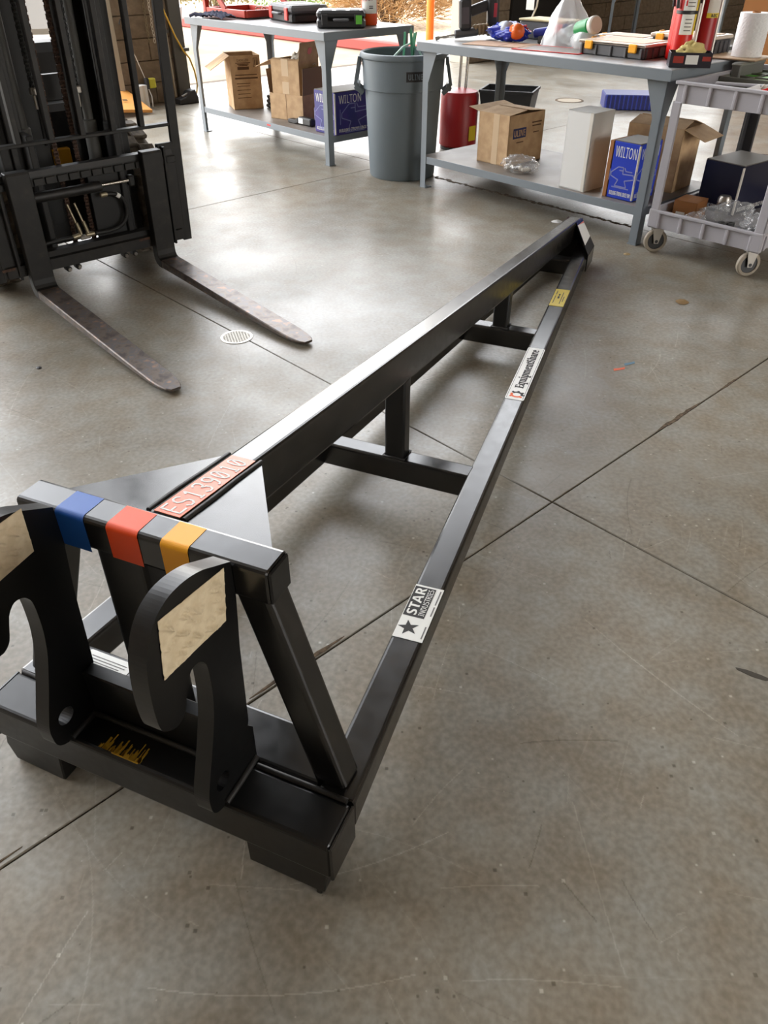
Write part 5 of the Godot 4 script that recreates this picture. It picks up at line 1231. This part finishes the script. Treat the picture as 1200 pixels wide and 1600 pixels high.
	for k in 7: obj("part", MB.new().rod(Vector3(0, 0.012, -0.025), Vector3(0, 0.012, 0.025), 0.012, 8, 0.003), M.steel if k % 2 else M.offwhite, pb, Transform3D(Basis(Vector3(0, 1, 0), r.randf() * TAU), Vector3(-0.07 + k * 0.023, r.randf() * 0.02, r.randf_range(-0.03, 0.03))))
	var wb := carton("white_box", "tall plain white box on the right bench's lower shelf", on_bench(O, 1.28, 0.17, SH), BENCH_TURN, 0.18, 0.42, 0.2, [], M.white, "", true)
	obj("corner_fold", MB.new().box(Vector3(0.02, 0.42, 0.002), Vector3(0.075, 0.21, 0.1005), 0.0), M.offwhite, wb)
	var bx := blue_box("blue_box", "bright blue vise box reading SINCE 1941 on the right bench's shelf, by its leg", on_bench(O, 1.6, 0.2, SH), BENCH_TURN, 0.17, 0.3, 0.22, M.bright_blue)
	obj("kraft_side", MB.new().box(Vector3(0.025, 0.3, 0.225), Vector3(-0.099, 0.15, 0.0), 0.002), M.cardboard_dark, bx)
	carton("carton", "plain kraft carton at the back of the right bench's shelf", on_bench(O, 1.55, 0.55, SH), BENCH_TURN + 0.1, 0.34, 0.34, 0.26, [[0, 15, 0.12], [2, 15, 0.12], [1, 200, 0.14]], M.kraft)
	# behind the bench: red tank, black bin, blue crate
	var tk := thing("red_tank", "red round tank with a bent chrome handle, standing behind the right bench", "tank", Vector3(0.62, 0, -6.98))
	obj("tank", MB.new().lathe([Vector2(0, 0.02), Vector2(0.14, 0.02), Vector2(0.155, 0.035), Vector2(0.155, 0.4), Vector2(0.14, 0.425), Vector2(0.08, 0.44), Vector2(0, 0.445)], 36), M.red_dark, tk)
	obj("chrome_handle", MB.new().pipe(PackedVector3Array([Vector3(0.04, 0.43, 0.0), Vector3(0.05, 0.7, 0.0), Vector3(0.045, 0.75, 0), Vector3(0.02, 0.785, 0.0), Vector3(-0.03, 0.8, 0.02), Vector3(-0.16, 0.8, 0.05)]), 0.013, 10).pipe(PackedVector3Array([Vector3(-0.01, 0.43, -0.01), Vector3(-0.005, 0.6, -0.01), Vector3(0.0, 0.77, 0.0)]), 0.012, 10), M.chrome, tk)
	obj("yellow_label", MB.new().box(Vector3(0.08, 0.11, 0.001), Vector3(0.0, 0.13, 0.1565)), M.decal_yellow, tk, Transform3D(Basis(Vector3(0, 1, 0), 0.75), Vector3()))
	obj("foot_ring", MB.new().lathe([Vector2(0.11, 0), Vector2(0.145, 0), Vector2(0.145, 0.022), Vector2(0.11, 0.022)], 30), M.plastic_black, tk)
	var bn := thing("black_bin", "black open plastic wastebasket behind the right bench, right of the red tank", "bin", Vector3(1.02, 0, -6.95), BENCH_TURN + 0.5)
	var bm := MB.new()
	for q in [[0, 1], [0, -1], [1, 1], [1, -1]]:
		var a := 0.12; var b := 0.17
		var x := Vector3(1, 0, 0) if q[0] == 0 else Vector3(0, 0, 1); var n := (Vector3(0, 0, 1) if q[0] == 0 else Vector3(1, 0, 0)) * float(q[1])
		var wd := 1.25 if q[0] == 0 else 1.0; var dp := 1.0 if q[0] == 0 else 1.25
		for o in [0.0, -0.006]:
			var p := [x * -a * wd + n * (a * dp + o), x * a * wd + n * (a * dp + o), x * b * wd + n * (b * dp + o) + Vector3(0, 0.44, 0), x * -b * wd + n * (b * dp + o) + Vector3(0, 0.44, 0)]
			bm.quad(p[0], p[1], p[2], p[3])
	bm.box(Vector3(0.3, 0.006, 0.24), Vector3(0, 0.004, 0))
	obj("bin", bm, M.plastic_black, bn)
	obj("bin_rim", MB.new().bar(Vector3(-0.215, 0.44, 0.17), Vector3(0.215, 0.44, 0.17), 0.016, 0.02).bar(Vector3(-0.215, 0.44, -0.17), Vector3(0.215, 0.44, -0.17), 0.016, 0.02).bar(Vector3(0.212, 0.44, -0.17), Vector3(0.212, 0.44, 0.17), 0.016, 0.02).bar(Vector3(-0.212, 0.44, -0.17), Vector3(-0.212, 0.44, 0.17), 0.016, 0.02), M.plastic_black, bn)
	var bc := thing("blue_crate", "low blue ribbed plastic crate on the floor behind the right bench", "crate", Vector3(2.55, 0, -8.9), BENCH_TURN + 0.7)
	obj("crate", MB.new().box(Vector3(0.52, 0.14, 0.36), Vector3(0, 0.07, 0), 0.01), pbr(Color(0.08, 0.12, 0.38), 0.45), bc)
	for k in 12: obj("rib", MB.new().box(Vector3(0.012, 0.13, 0.01), Vector3(-0.24 + k * 0.0436, 0.07, 0.183), 0.002), pbr(Color(0.12, 0.2, 0.6), 0.45), bc)
	# tall brown cardboard box in the background
	carton("tall_carton", "tall orange-brown cardboard box standing in the background behind the utility cart", Vector3(4.3, 0, -9.75), -0.5, 0.75, 1.4, 0.6, [], M.cardboard_dark, "", true)

func build_cart() -> void:
	# utility cart: x across its short end, -z along its length
	var O := Vector3(1.519, 0, -4.298); var TURN := -0.82
	var t := thing("utility_cart", "grey plastic two-tray utility cart on casters, at the right edge", "cart", O, TURN)
	var x0 := -0.05; var x1 := 0.585; var z0 := 0.03; var z1 := -0.9
	for lev in [[0.135, 0.227, "lower_tray"], [0.747, 0.842, "upper_tray"]]:
		var y0: float = lev[0]; var y1: float = lev[1]; var cx := (x0 + x1) / 2; var cz := (z0 + z1) / 2; var W := x1 - x0; var D := z0 - z1
		var m := MB.new()
		m.box(Vector3(W - 0.03, 0.008, D - 0.03), Vector3(cx, y0 + 0.02, cz))
		m.box(Vector3(W - 0.02, y1 - y0, 0.006), Vector3(cx, (y0 + y1) / 2, z0 - 0.012), 0.001).box(Vector3(W - 0.02, y1 - y0, 0.006), Vector3(cx, (y0 + y1) / 2, z1 + 0.012), 0.001)
		m.box(Vector3(0.006, y1 - y0, D - 0.02), Vector3(x0 + 0.012, (y0 + y1) / 2, cz), 0.001).box(Vector3(0.006, y1 - y0, D - 0.02), Vector3(x1 - 0.012, (y0 + y1) / 2, cz), 0.001)
		var tr := obj(lev[2], m, M.cart, t)
		obj("tray_rim", MB.new().bar(Vector3(x0, y1 - 0.005, z0 - 0.006), Vector3(x1, y1 - 0.005, z0 - 0.006), 0.02, 0.016).bar(Vector3(x0, y1 - 0.005, z1 + 0.006), Vector3(x1, y1 - 0.005, z1 + 0.006), 0.02, 0.016).bar(Vector3(x0 + 0.006, y1 - 0.005, z0), Vector3(x0 + 0.006, y1 - 0.005, z1), 0.02, 0.016).bar(Vector3(x1 - 0.006, y1 - 0.005, z0), Vector3(x1 - 0.006, y1 - 0.005, z1), 0.02, 0.016), M.cart, tr)
		for k in 5:
			var x := x0 + 0.055 + k * (W - 0.11) / 4.0
			obj("rib", MB.new().box(Vector3(0.016, y1 - y0 - 0.01, 0.016), Vector3(x, (y0 + y1) / 2 - 0.004, z0 - 0.005), 0.003), M.cart, tr)
		for k in 7:
			var z := z1 + 0.06 + k * (D - 0.12) / 6.0
			for x in [x0 + 0.005, x1 - 0.005]: obj("rib", MB.new().box(Vector3(0.016, y1 - y0 - 0.01, 0.016), Vector3(x, (y0 + y1) / 2 - 0.004, z), 0.003), M.cart, tr)
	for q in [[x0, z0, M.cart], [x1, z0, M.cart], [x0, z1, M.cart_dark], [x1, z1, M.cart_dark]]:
		var sx := 1.0 if q[0] == x0 else -1.0; var sz := -1.0 if q[1] == z0 else 1.0
		var w := 0.05 if q[1] == z0 else 0.07
		var p := obj("corner_post", MB.new().box(Vector3(w, 0.53, 0.014), Vector3(q[0] + sx * w / 2, 0.487, q[1] + sz * 0.007), 0.005).box(Vector3(0.014, 0.53, 0.06), Vector3(q[0] + sx * 0.007, 0.487, q[1] + sz * 0.03), 0.005), q[2], t)
		obj("post_foot", MB.new().box(Vector3(w + 0.012, 0.1, 0.03), Vector3(q[0] + sx * w / 2, 0.182, q[1] + sz * 0.012), 0.008), M.cart if q[1] == z0 else q[2], p)
	for q in [[0.0, 0.0, -0.75], [0.535, -0.01, -0.6], [0.01, -0.85, -0.3], [0.53, -0.85, 0.6]]:
		var c := Transform3D(Basis(Vector3(0, 1, 0), PI / 2 + q[2]), Vector3(q[0], 0, q[1]))
		var cs := obj("caster", MB.new().box(Vector3(0.07, 0.006, 0.06), Vector3(0, 0.132, 0), 0.001).prism(PackedVector2Array([Vector2(-0.03, 0.13), Vector2(0.03, 0.13), Vector2(0.012, 0.05), Vector2(-0.012, 0.05)]), 0.018, 0.022).prism(PackedVector2Array([Vector2(-0.03, 0.13), Vector2(0.03, 0.13), Vector2(0.012, 0.05), Vector2(-0.012, 0.05)]), -0.022, -0.018), M.steel, t, c)
		obj("wheel_tread", MB.new().lathe([Vector2(0.045, -0.013), Vector2(0.058, -0.013), Vector2(0.0625, -0.008), Vector2(0.0625, 0.008), Vector2(0.058, 0.013), Vector2(0.045, 0.013), Vector2(0.045, -0.013)], 30, Transform3D(Basis(Vector3(1, 0, 0), PI / 2), Vector3(0, 0.0625, 0))), pbr(Color(0.56, 0.52, 0.46), 0.6), cs)
		obj("wheel_core", MB.new().rod(Vector3(0, 0.0625, -0.009), Vector3(0, 0.0625, 0.009), 0.046, 24, 0.003).rod(Vector3(0, 0.0625, -0.024), Vector3(0, 0.0625, 0.024), 0.009, 10), M.plastic_black, cs)
	var at := func(s: float, depth: float, y: float) -> Vector3:
		return O + Vector3(cos(0.82), 0, sin(0.82)) * s + Vector3(sin(0.82), 0, -cos(0.82)) * depth + Vector3(0, y, 0)
	var F := 0.16
	# on the lower tray
	var db := blue_box("dark_blue_box", "dark navy and black box on the cart's lower tray, left rear", at.call(0.12, 0.58, F), TURN - 0.1, 0.24, 0.26, 0.34, pbr(Color(0.05, 0.06, 0.16), 0.35), false)
	var kb := carton("small_carton", "small kraft box on the cart's lower tray, left front corner", at.call(0.06, 0.2, F), TURN + 0.1, 0.13, 0.1, 0.15, [], M.cardboard_dark, "", true)
	obj("label", MB.new().box(Vector3(0.05, 0.035, 0.001), Vector3(-0.02, 0.025, 0.0755)), M.offwhite, kb)
	var jr := thing("steel_jar", "small jar with a perforated steel cap on the cart's lower tray", "jar", at.call(0.2, 0.3, F))
	obj("jar", MB.new().lathe([Vector2(0, 0), Vector2(0.035, 0), Vector2(0.036, 0.06), Vector2(0.03, 0.075), Vector2(0, 0.075)], 20), M.glass, jr)
	obj("cap", MB.new().lathe([Vector2(0, 0.075), Vector2(0.036, 0.075), Vector2(0.036, 0.11), Vector2(0.028, 0.125), Vector2(0, 0.128)], 20), M.steel, jr)
	for k in 10: obj("cap_hole", MB.new().ball(Vector3(cos(TAU * k / 10) * 0.035, 0.09, sin(TAU * k / 10) * 0.035), Vector3.ONE * 0.004, 6), M.ink, jr)
	bag("parts_bag", "flat clear plastic bag of parts leaning up in the cart's lower tray", "bag", at.call(0.26, 0.19, F), TURN + 0.4, Vector3(0.24, 0.13, 0.1), M.clear_bag, 31, Vector2(0.8, 0.5))
	bag("parts_bag", "clear plastic bag of dark parts, right front of the cart's lower tray", "bag", at.call(0.47, 0.15, F), TURN, Vector3(0.15, 0.11, 0.14), M.clear_bag, 37)
	bag("parts_bag", "small clear plastic bag beside the kraft box on the cart", "bag", at.call(0.16, 0.08, F), TURN, Vector3(0.12, 0.07, 0.08), M.clear_bag, 39)
	var fp := thing("metal_fittings", "dark metal fittings inside the bags on the cart's lower tray", "fittings", at.call(0.46, 0.15, F), TURN)
	for q in [[0.0, 0.0], [0.04, 0.03], [-0.02, 0.04], [-0.13, 0.0], [-0.16, 0.03]]: obj("fitting", MB.new().lathe([Vector2(0.012, 0), Vector2(0.022, 0), Vector2(0.022, 0.035), Vector2(0.012, 0.035), Vector2(0.012, 0)], 12), M.frame_grey if q[0] < 0 else M.ink, fp, Transform3D(Basis(), Vector3(q[0], 0.005, q[1])))
	var wc := thing("white_card", "blank white card lying in the cart's lower tray, right side", "card", at.call(0.47, 0.42, F + 0.03), TURN + 0.2)
	obj("card", MB.new().box(Vector3(0.17, 0.002, 0.12), Vector3(), 0.0, Transform3D(Basis(Vector3(1, 0, 0), 0.35), Vector3())), M.white, wc)
	obj("fold", MB.new().box(Vector3(0.17, 0.03, 0.002), Vector3(0, -0.015, -0.05)), M.white, wc)
	# on the upper tray
	F = 0.772
	var og := thing("open_organizer", "open grey organizer with bright green inserts on the cart's upper tray", "organizer", at.call(0.1, 0.58, F), TURN)
	var om := MB.new().box(Vector3(0.26, 0.006, 0.4), Vector3(0, 0.003, 0))
	for s in [-1, 1]: om.box(Vector3(0.26, 0.06, 0.006), Vector3(0, 0.03, s * 0.2), 0.001).box(Vector3(0.006, 0.06, 0.4), Vector3(s * 0.13, 0.03, 0), 0.001)
	om.box(Vector3(0.006, 0.05, 0.4), Vector3(0, 0.03, 0)).box(Vector3(0.26, 0.05, 0.006), Vector3(0, 0.03, -0.06)).box(Vector3(0.26, 0.05, 0.006), Vector3(0, 0.03, 0.07))
	obj("tray", om, pbr(Color(0.4, 0.4, 0.36), 0.5), og)
	for q in [[-0.065, 0.005, 0.11], [0.065, 0.005, 0.11], [-0.065, -0.13, 0.11], [0.065, 0.135, 0.11]]: obj("green_insert", MB.new().box(Vector3(q[2], 0.02, 0.1), Vector3(q[0], 0.04, q[1]), 0.003), M.green_label if q[1] == 0.005 else pbr(Color(0.4, 0.48, 0.3), 0.6), og)
	var gc := thing("grey_case", "long grey plastic case on the cart under the tan board, below the paper roll", "case", at.call(-0.005, 0.63, 0.79), TURN)
	obj("case", MB.new().box(Vector3(0.05, 0.095, 0.28), Vector3(0, 0.0475, 0), 0.006), pbr(Color(0.42, 0.42, 0.4), 0.5), gc)
	obj("case_lip", MB.new().box(Vector3(0.056, 0.012, 0.286), Vector3(0, 0.085, 0), 0.004), pbr(Color(0.5, 0.5, 0.47), 0.5), gc)
	var bd := thing("tan_board", "thin tan board lying under the paper towel roll", "board", at.call(-0.1, 0.68, 0.888), TURN + 0.05)
	obj("board", MB.new().box(Vector3(0.3, 0.008, 0.26), Vector3(0, 0.004, 0), 0.002), pbr(Color(0.72, 0.62, 0.5), 0.6), bd)
	obj("board_edge", MB.new().box(Vector3(0.302, 0.003, 0.262), Vector3(0, 0.002, 0), 0.0), M.kraft_inside, bd)
	var pr := thing("paper_towel_roll", "white embossed paper towel roll standing on the tan board", "paper towel", at.call(-0.06, 0.69, 0.897))
	var nz := noise(0.9, 2, 3)
	obj("roll", MB.new().sheet(func(u, v):
		var rr := 0.078 + 0.0025 * nz.get_noise_2d(u * 60.0, v * 40.0)
		return Vector3(cos(TAU * u) * rr, v * 0.2, -sin(TAU * u) * rr), 90, 40), M.paper, pr)
	obj("roll_end", MB.new().lathe([Vector2(0.02, 0.198), Vector2(0.077, 0.2), Vector2(0.077, 0.0), Vector2(0.02, 0.0)], 40), M.paper, pr)
	obj("core", MB.new().lathe([Vector2(0.018, 0.0), Vector2(0.021, 0.0), Vector2(0.021, 0.205), Vector2(0.018, 0.205), Vector2(0.018, 0.0)], 24), M.cardboard_dark, pr)
	var j := RandomNumberGenerator.new(); j.seed = 12
	var jk := [["white_packet", "torn white paper packet at the cart's upper tray front", M.white, 0.3, 0.07], ["red_packet", "red and white packet in the cart's upper tray, beside the torn packet", M.red, 0.37, 0.08]]
	for q in jk:
		var p := thing(q[0], q[1], "packet", at.call(q[3], q[4], F + 0.035), TURN + 0.5)
		obj("packet", MB.new().box(Vector3(0.075, 0.05, 0.006), Vector3(), 0.002, Transform3D(Basis(Vector3(1, 0, 0), -0.7) * Basis(Vector3(0, 0, 1), 0.4), Vector3(0, 0.015, 0))), q[2], p)
		obj("packet_fold", MB.new().box(Vector3(0.045, 0.05, 0.005), Vector3(), 0.002, Transform3D(Basis(Vector3(1, 0, 0), -0.3) * Basis(Vector3(0, 0, 1), -0.6), Vector3(0.05, 0.015, -0.02))), M.offwhite, p)
	var gr := thing("grey_bar", "pale grey flat bar lying across the cart's upper tray", "bar", at.call(0.22, 0.22, F + 0.055), TURN + 0.35)
	obj("bar", MB.new().box(Vector3(0.34, 0.012, 0.035), Vector3(0, 0, 0), 0.003), M.cart, gr)
	for s in [-1, 1]: obj("bar_foot", MB.new().box(Vector3(0.03, 0.055, 0.03), Vector3(s * 0.14, -0.03, 0), 0.003), M.plastic_grey, gr)
	var tb := thing("beige_tube", "beige roll with a teal cap end in the cart's upper tray, right edge", "roll", at.call(0.4, 0.28, F + 0.06), TURN + 0.9)
	obj("roll", MB.new().rod(Vector3(-0.02, 0, 0), Vector3(0.14, 0.02, 0), 0.032, 18, 0.004), M.offwhite, tb)
	obj("teal_cap", MB.new().rod(Vector3(-0.06, -0.02, 0.03), Vector3(-0.02, -0.01, 0.02), 0.018, 14, 0.004), pbr(Color(0.2, 0.6, 0.55), 0.4), tb)
	var bt := thing("black_tape_roll", "black tape roll in the cart's upper tray at the right edge", "tape", at.call(0.42, 0.12, F + 0.03), TURN)
	obj("tape", MB.new().lathe([Vector2(0.025, -0.012), Vector2(0.05, -0.012), Vector2(0.05, 0.03), Vector2(0.025, 0.03), Vector2(0.025, -0.012)], 28), M.plastic_black, bt)
	obj("tape_core", MB.new().lathe([Vector2(0.022, -0.01), Vector2(0.0255, -0.01), Vector2(0.0255, 0.028), Vector2(0.022, 0.028), Vector2(0.022, -0.01)], 24), M.offwhite, bt)

func build_small_things() -> void:
	# floor drain
	var d := thing("floor_drain", "small round perforated floor drain in the concrete between the fork tips", "drain", Vector3(-0.653, 0, -3.142), 0.3)
	obj("drain_ring", MB.new().lathe([Vector2(0.058, 0.0005), Vector2(0.072, 0.0005), Vector2(0.071, 0.0025), Vector2(0.059, 0.0025), Vector2(0.058, 0.0005)], 40), M.steel, d)
	obj("drain_well", MB.new().lathe([Vector2(0, 0.0006), Vector2(0.059, 0.0006), Vector2(0.059, 0.0008), Vector2(0, 0.0008)], 32), M.gap, d)
	for k in 9:
		var x := -0.048 + k * 0.012; var hl := sqrt(0.058 * 0.058 - x * x)
		obj("grate_bar", MB.new().box(Vector3(0.0065, 0.0016, hl * 2), Vector3(x, 0.0016, 0)), pbr(Color(0.62, 0.6, 0.56), 0.45, 0.4), d)
		obj("grate_bar", MB.new().box(Vector3(hl * 2, 0.0014, 0.0065), Vector3(0, 0.0015, x)), pbr(Color(0.62, 0.6, 0.56), 0.45, 0.4), d)
	for q in [[Vector3(3.07, 0, -6.57), "round brown metal floor cover right of the cart, on the far floor"], [Vector3(2.03, 0, -9.33), "round brown-rimmed floor cover on the far floor behind the benches"]]:
		var c := thing("floor_cover", q[1], "floor cover", q[0])
		obj("cover", MB.new().lathe([Vector2(0, 0.0005), Vector2(0.13, 0.0005), Vector2(0.128, 0.003), Vector2(0, 0.003)], 32), pbr(Color(0.6, 0.55, 0.47), 0.6), c)
		obj("cover_rim", MB.new().lathe([Vector2(0.13, 0.0004), Vector2(0.155, 0.0004), Vector2(0.153, 0.004), Vector2(0.131, 0.004), Vector2(0.13, 0.0004)], 32), M.dirt, c)
	# things by the pier: chain, cord with yellow reel, hose, board, floor stand
	var ch := thing("hanging_chain", "pale hand chain loop hanging in front of the block pier", "chain", SITE * Vector3(-0.36, 0.56, 0.07), SITE_TURN)
	var lk := MB.new().pipe(link_path(0.021, 0.012), 0.0035, 6, true).mesh()
	for s in 2:
		for k in 30:
			var o := put("link", lk, M.offwhite if s else M.brass, ch, Transform3D(Basis(Vector3(0, 1, 0), PI / 2 * (k % 2) + 0.4) * Basis(Vector3(0, 0, 1), PI / 2), Vector3(-0.03 + s * 0.055 + 0.003 * sin(k * 1.3), 0.02 + k * 0.034, 0.01 * s)))
			o.name = "link" if k + s * 30 == 0 else "link_%03d" % (k + s * 30)
	var hk := thing("retractor_cord", "thin pale cord with a black hook, running down to a yellow-black reel by the pier", "cord", SITE * Vector3(-0.7, 0.0, 0.1), SITE_TURN)
	obj("hook", MB.new().pipe(PackedVector3Array([Vector3(0, 0.74, 0), Vector3(0.02, 0.78, 0), Vector3(0.05, 0.77, 0.0), Vector3(0.055, 0.74, 0), Vector3(0.04, 0.72, 0)]), 0.007, 8).rod(Vector3(0.045, 0.61, 0.01), Vector3(0.035, 0.72, 0.0), 0.014, 10, 0.003), M.plastic_black, hk)
	obj("cord", MB.new().pipe(PackedVector3Array([Vector3(0.045, 0.62, 0.01), Vector3(0.1, 0.45, 0.04), Vector3(0.16, 0.25, 0.05)]), 0.004, 6), M.offwhite, hk)
	obj("reel", MB.new().box(Vector3(0.035, 0.1, 0.06), Vector3(0.16, 0.22, 0.06), 0.008), M.plastic_black, hk)
	obj("reel_label", MB.new().box(Vector3(0.075, 0.09, 0.058), Vector3(0.215, 0.22, 0.06), 0.008), pbr(Color(0.78, 0.75, 0.2), 0.5), hk)
	obj("tail_cord", MB.new().pipe(PackedVector3Array([Vector3(0.17, 0.18, 0.06), Vector3(0.19, 0.1, 0.07), Vector3(0.18, 0.004, 0.08)]), 0.005, 6), M.offwhite, hk)
	var ho := thing("yellow_hose", "thin yellow air hose looping around the steel jamb of the pier", "hose", SITE * Vector3(0.0, 0, 0.07), SITE_TURN)
	obj("hose", MB.new().pipe(PackedVector3Array([Vector3(-0.3, 1.3, 0.03), Vector3(-0.27, 1.1, 0.03), Vector3(-0.2, 0.85, 0.03), Vector3(-0.1, 0.6, 0.03), Vector3(-0.03, 0.47, 0.03), Vector3(0.03, 0.4, 0.03), Vector3(0.07, 0.28, 0.03), Vector3(0.085, 0.16, 0.03), Vector3(0.06, 0.06, 0.03), Vector3(0.0, 0.02, 0.03)]), 0.009, 8), M.hose_yellow, ho)
	obj("hose_clip", MB.new().box(Vector3(0.08, 0.03, 0.05), Vector3(0.0, 0.48, 0.01), 0.004), M.frame_grey, ho)
	var cd := thing("conduit", "thin grey conduit pipe running down the steel jamb of the pier", "pipe", SITE * Vector3(-0.16, 0.05, 0.02), SITE_TURN)
	obj("pipe", MB.new().rod(Vector3(0, 0, 0.02), Vector3(-0.05, 2.4, 0.02), 0.012, 10), M.frame_pale, cd)
	obj("clip", MB.new().box(Vector3(0.06, 0.03, 0.035), Vector3(-0.01, 0.6, 0.015), 0.004), M.frame_grey, cd)
	var ft := thing("rubber_foot", "black rubber chock on the floor against the pier's steel jamb", "chock", SITE * Vector3(-0.14, 0, 0.2), SITE_TURN)
	obj("chock", MB.new().prism(PackedVector2Array([Vector2(-0.1, 0), Vector2(0.13, 0), Vector2(0.13, 0.05), Vector2(0.1, 0.13), Vector2(0.04, 0.12), Vector2(-0.02, 0.07), Vector2(-0.1, 0.05)]), -0.06, 0.06, Transform3D(), 0.008), M.plastic_black, ft)
	obj("steel_pin", MB.new().rod(Vector3(-0.05, 0.07, 0.02), Vector3(0.02, 0.09, 0.02), 0.014, 10), M.steel, ft)
	var yb := thing("yellow_board", "yellow-orange plywood board leaning low on the floor behind the forklift mast", "board", Vector3(-2.72, 0.0, -8.5), SITE_TURN)
	obj("board", MB.new().box(Vector3(0.62, 0.03, 0.5), Vector3(), 0.004, Transform3D(Basis(Vector3(1, 0, 0), 0.25) * Basis(Vector3(0, 0, 1), -0.12), Vector3(0, 0.12, 0))), M.wood_yellow, yb)
	obj("support", MB.new().box(Vector3(0.5, 0.09, 0.06), Vector3(0, 0.045, -0.1), 0.004), M.plastic_black, yb)
	obj("hand_hole", MB.new().box(Vector3(0.05, 0.001, 0.025), Vector3(), 0.0, Transform3D(Basis(Vector3(1, 0, 0), 0.25) * Basis(Vector3(0, 0, 1), -0.12), Vector3(0.12, 0.123, 0.05))), M.ink, yb)
	var ww := thing("white_carton_corner", "small white box standing on the floor at the pier's left jamb", "box", SITE * Vector3(-0.66, 0, 0.22), SITE_TURN + 0.2)
	obj("box", MB.new().box(Vector3(0.12, 0.22, 0.1), Vector3(0, 0.11, 0), 0.003), M.white, ww)
	obj("tape", MB.new().box(Vector3(0.03, 0.221, 0.101), Vector3(0.01, 0.11, 0), 0.0), M.offwhite, ww)
	# litter on the floor
	var lit := [["black_grit", "small black crumb on the floor left of the nearer fork", Vector3(-1.42, 0, -2.84), 0.012, M.ink], ["brown_leaf", "small dry brown leaf on the floor in front of the cart", Vector3(1.45, 0, -3.55), 0.035, pbr(Color(0.5, 0.4, 0.26), 0.9)], ["white_scrap", "small white paper scrap on the floor beyond the boom's tip", Vector3(1.08, 0, -4.86), 0.035, M.white], ["brown_leaf", "tiny pale leaf fragment on the floor by the right bench's front leg", Vector3(1.36, 0, -4.25), 0.022, pbr(Color(0.6, 0.52, 0.38), 0.9)]]
	for q in lit:
		var o := thing(q[0], q[1], "litter", q[2], q[2].x * 3.0)
		var nz := noise(2.0, 2, int(q[3] * 1000))
		var s: float = q[3]
		obj("crumb", MB.new().sheet(func(u, v): return Vector3((u - 0.5) * 2.0 * s, 0.002 + s * 0.35 * sin(PI * u) * sin(PI * v) * (0.6 + absf(nz.get_noise_2d(u * 2, v * 2))), -(v - 0.5) * 1.2 * s * (0.5 + sin(PI * u))), 8, 8, 0.001), q[4], o)
	for q in [["red_tape_scrap", "small scrap of red tape stuck to the open floor right of the boom", Vector3(0.965, 0.0006, -2.83), M.sticker_orange, 0.4], ["blue_tape_scrap", "small scrap of blue tape stuck to the floor beside the red scrap", Vector3(1.02, 0.0006, -2.88), pbr(Color(0.4, 0.52, 0.6), 0.7), 0.5]]:
		obj("scrap", MB.new().prism(PackedVector2Array([Vector2(-0.03, -0.006), Vector2(0.02, -0.01), Vector2(0.032, 0.004), Vector2(0.0, 0.006), Vector2(-0.02, 0.011)]), 0, 0.0008, Transform3D(Basis(Vector3(1, 0, 0), -PI / 2), Vector3())), q[3], thing(q[0], q[1], "tape scrap", q[2], q[4]))
	# dark stain worn into the floor at the right
	var stn := tag(obj("oil_stain", MB.new().prism(PackedVector2Array([Vector2(-0.035, -0.004), Vector2(0.0, -0.01), Vector2(0.03, -0.008), Vector2(0.045, 0.002), Vector2(0.02, 0.006), Vector2(-0.015, 0.007), Vector2(-0.04, 0.002)]), 0, 0.0005, Transform3D(Basis(Vector3(0, 1, 0), -0.5) * Basis(Vector3(1, 0, 0), -PI / 2), Vector3(0.885, 0.0002, -1.213))), pbr(Color(0.24, 0.22, 0.19), 0.5), self), "dark oil stain on the floor at the right edge of the photo", "stain")
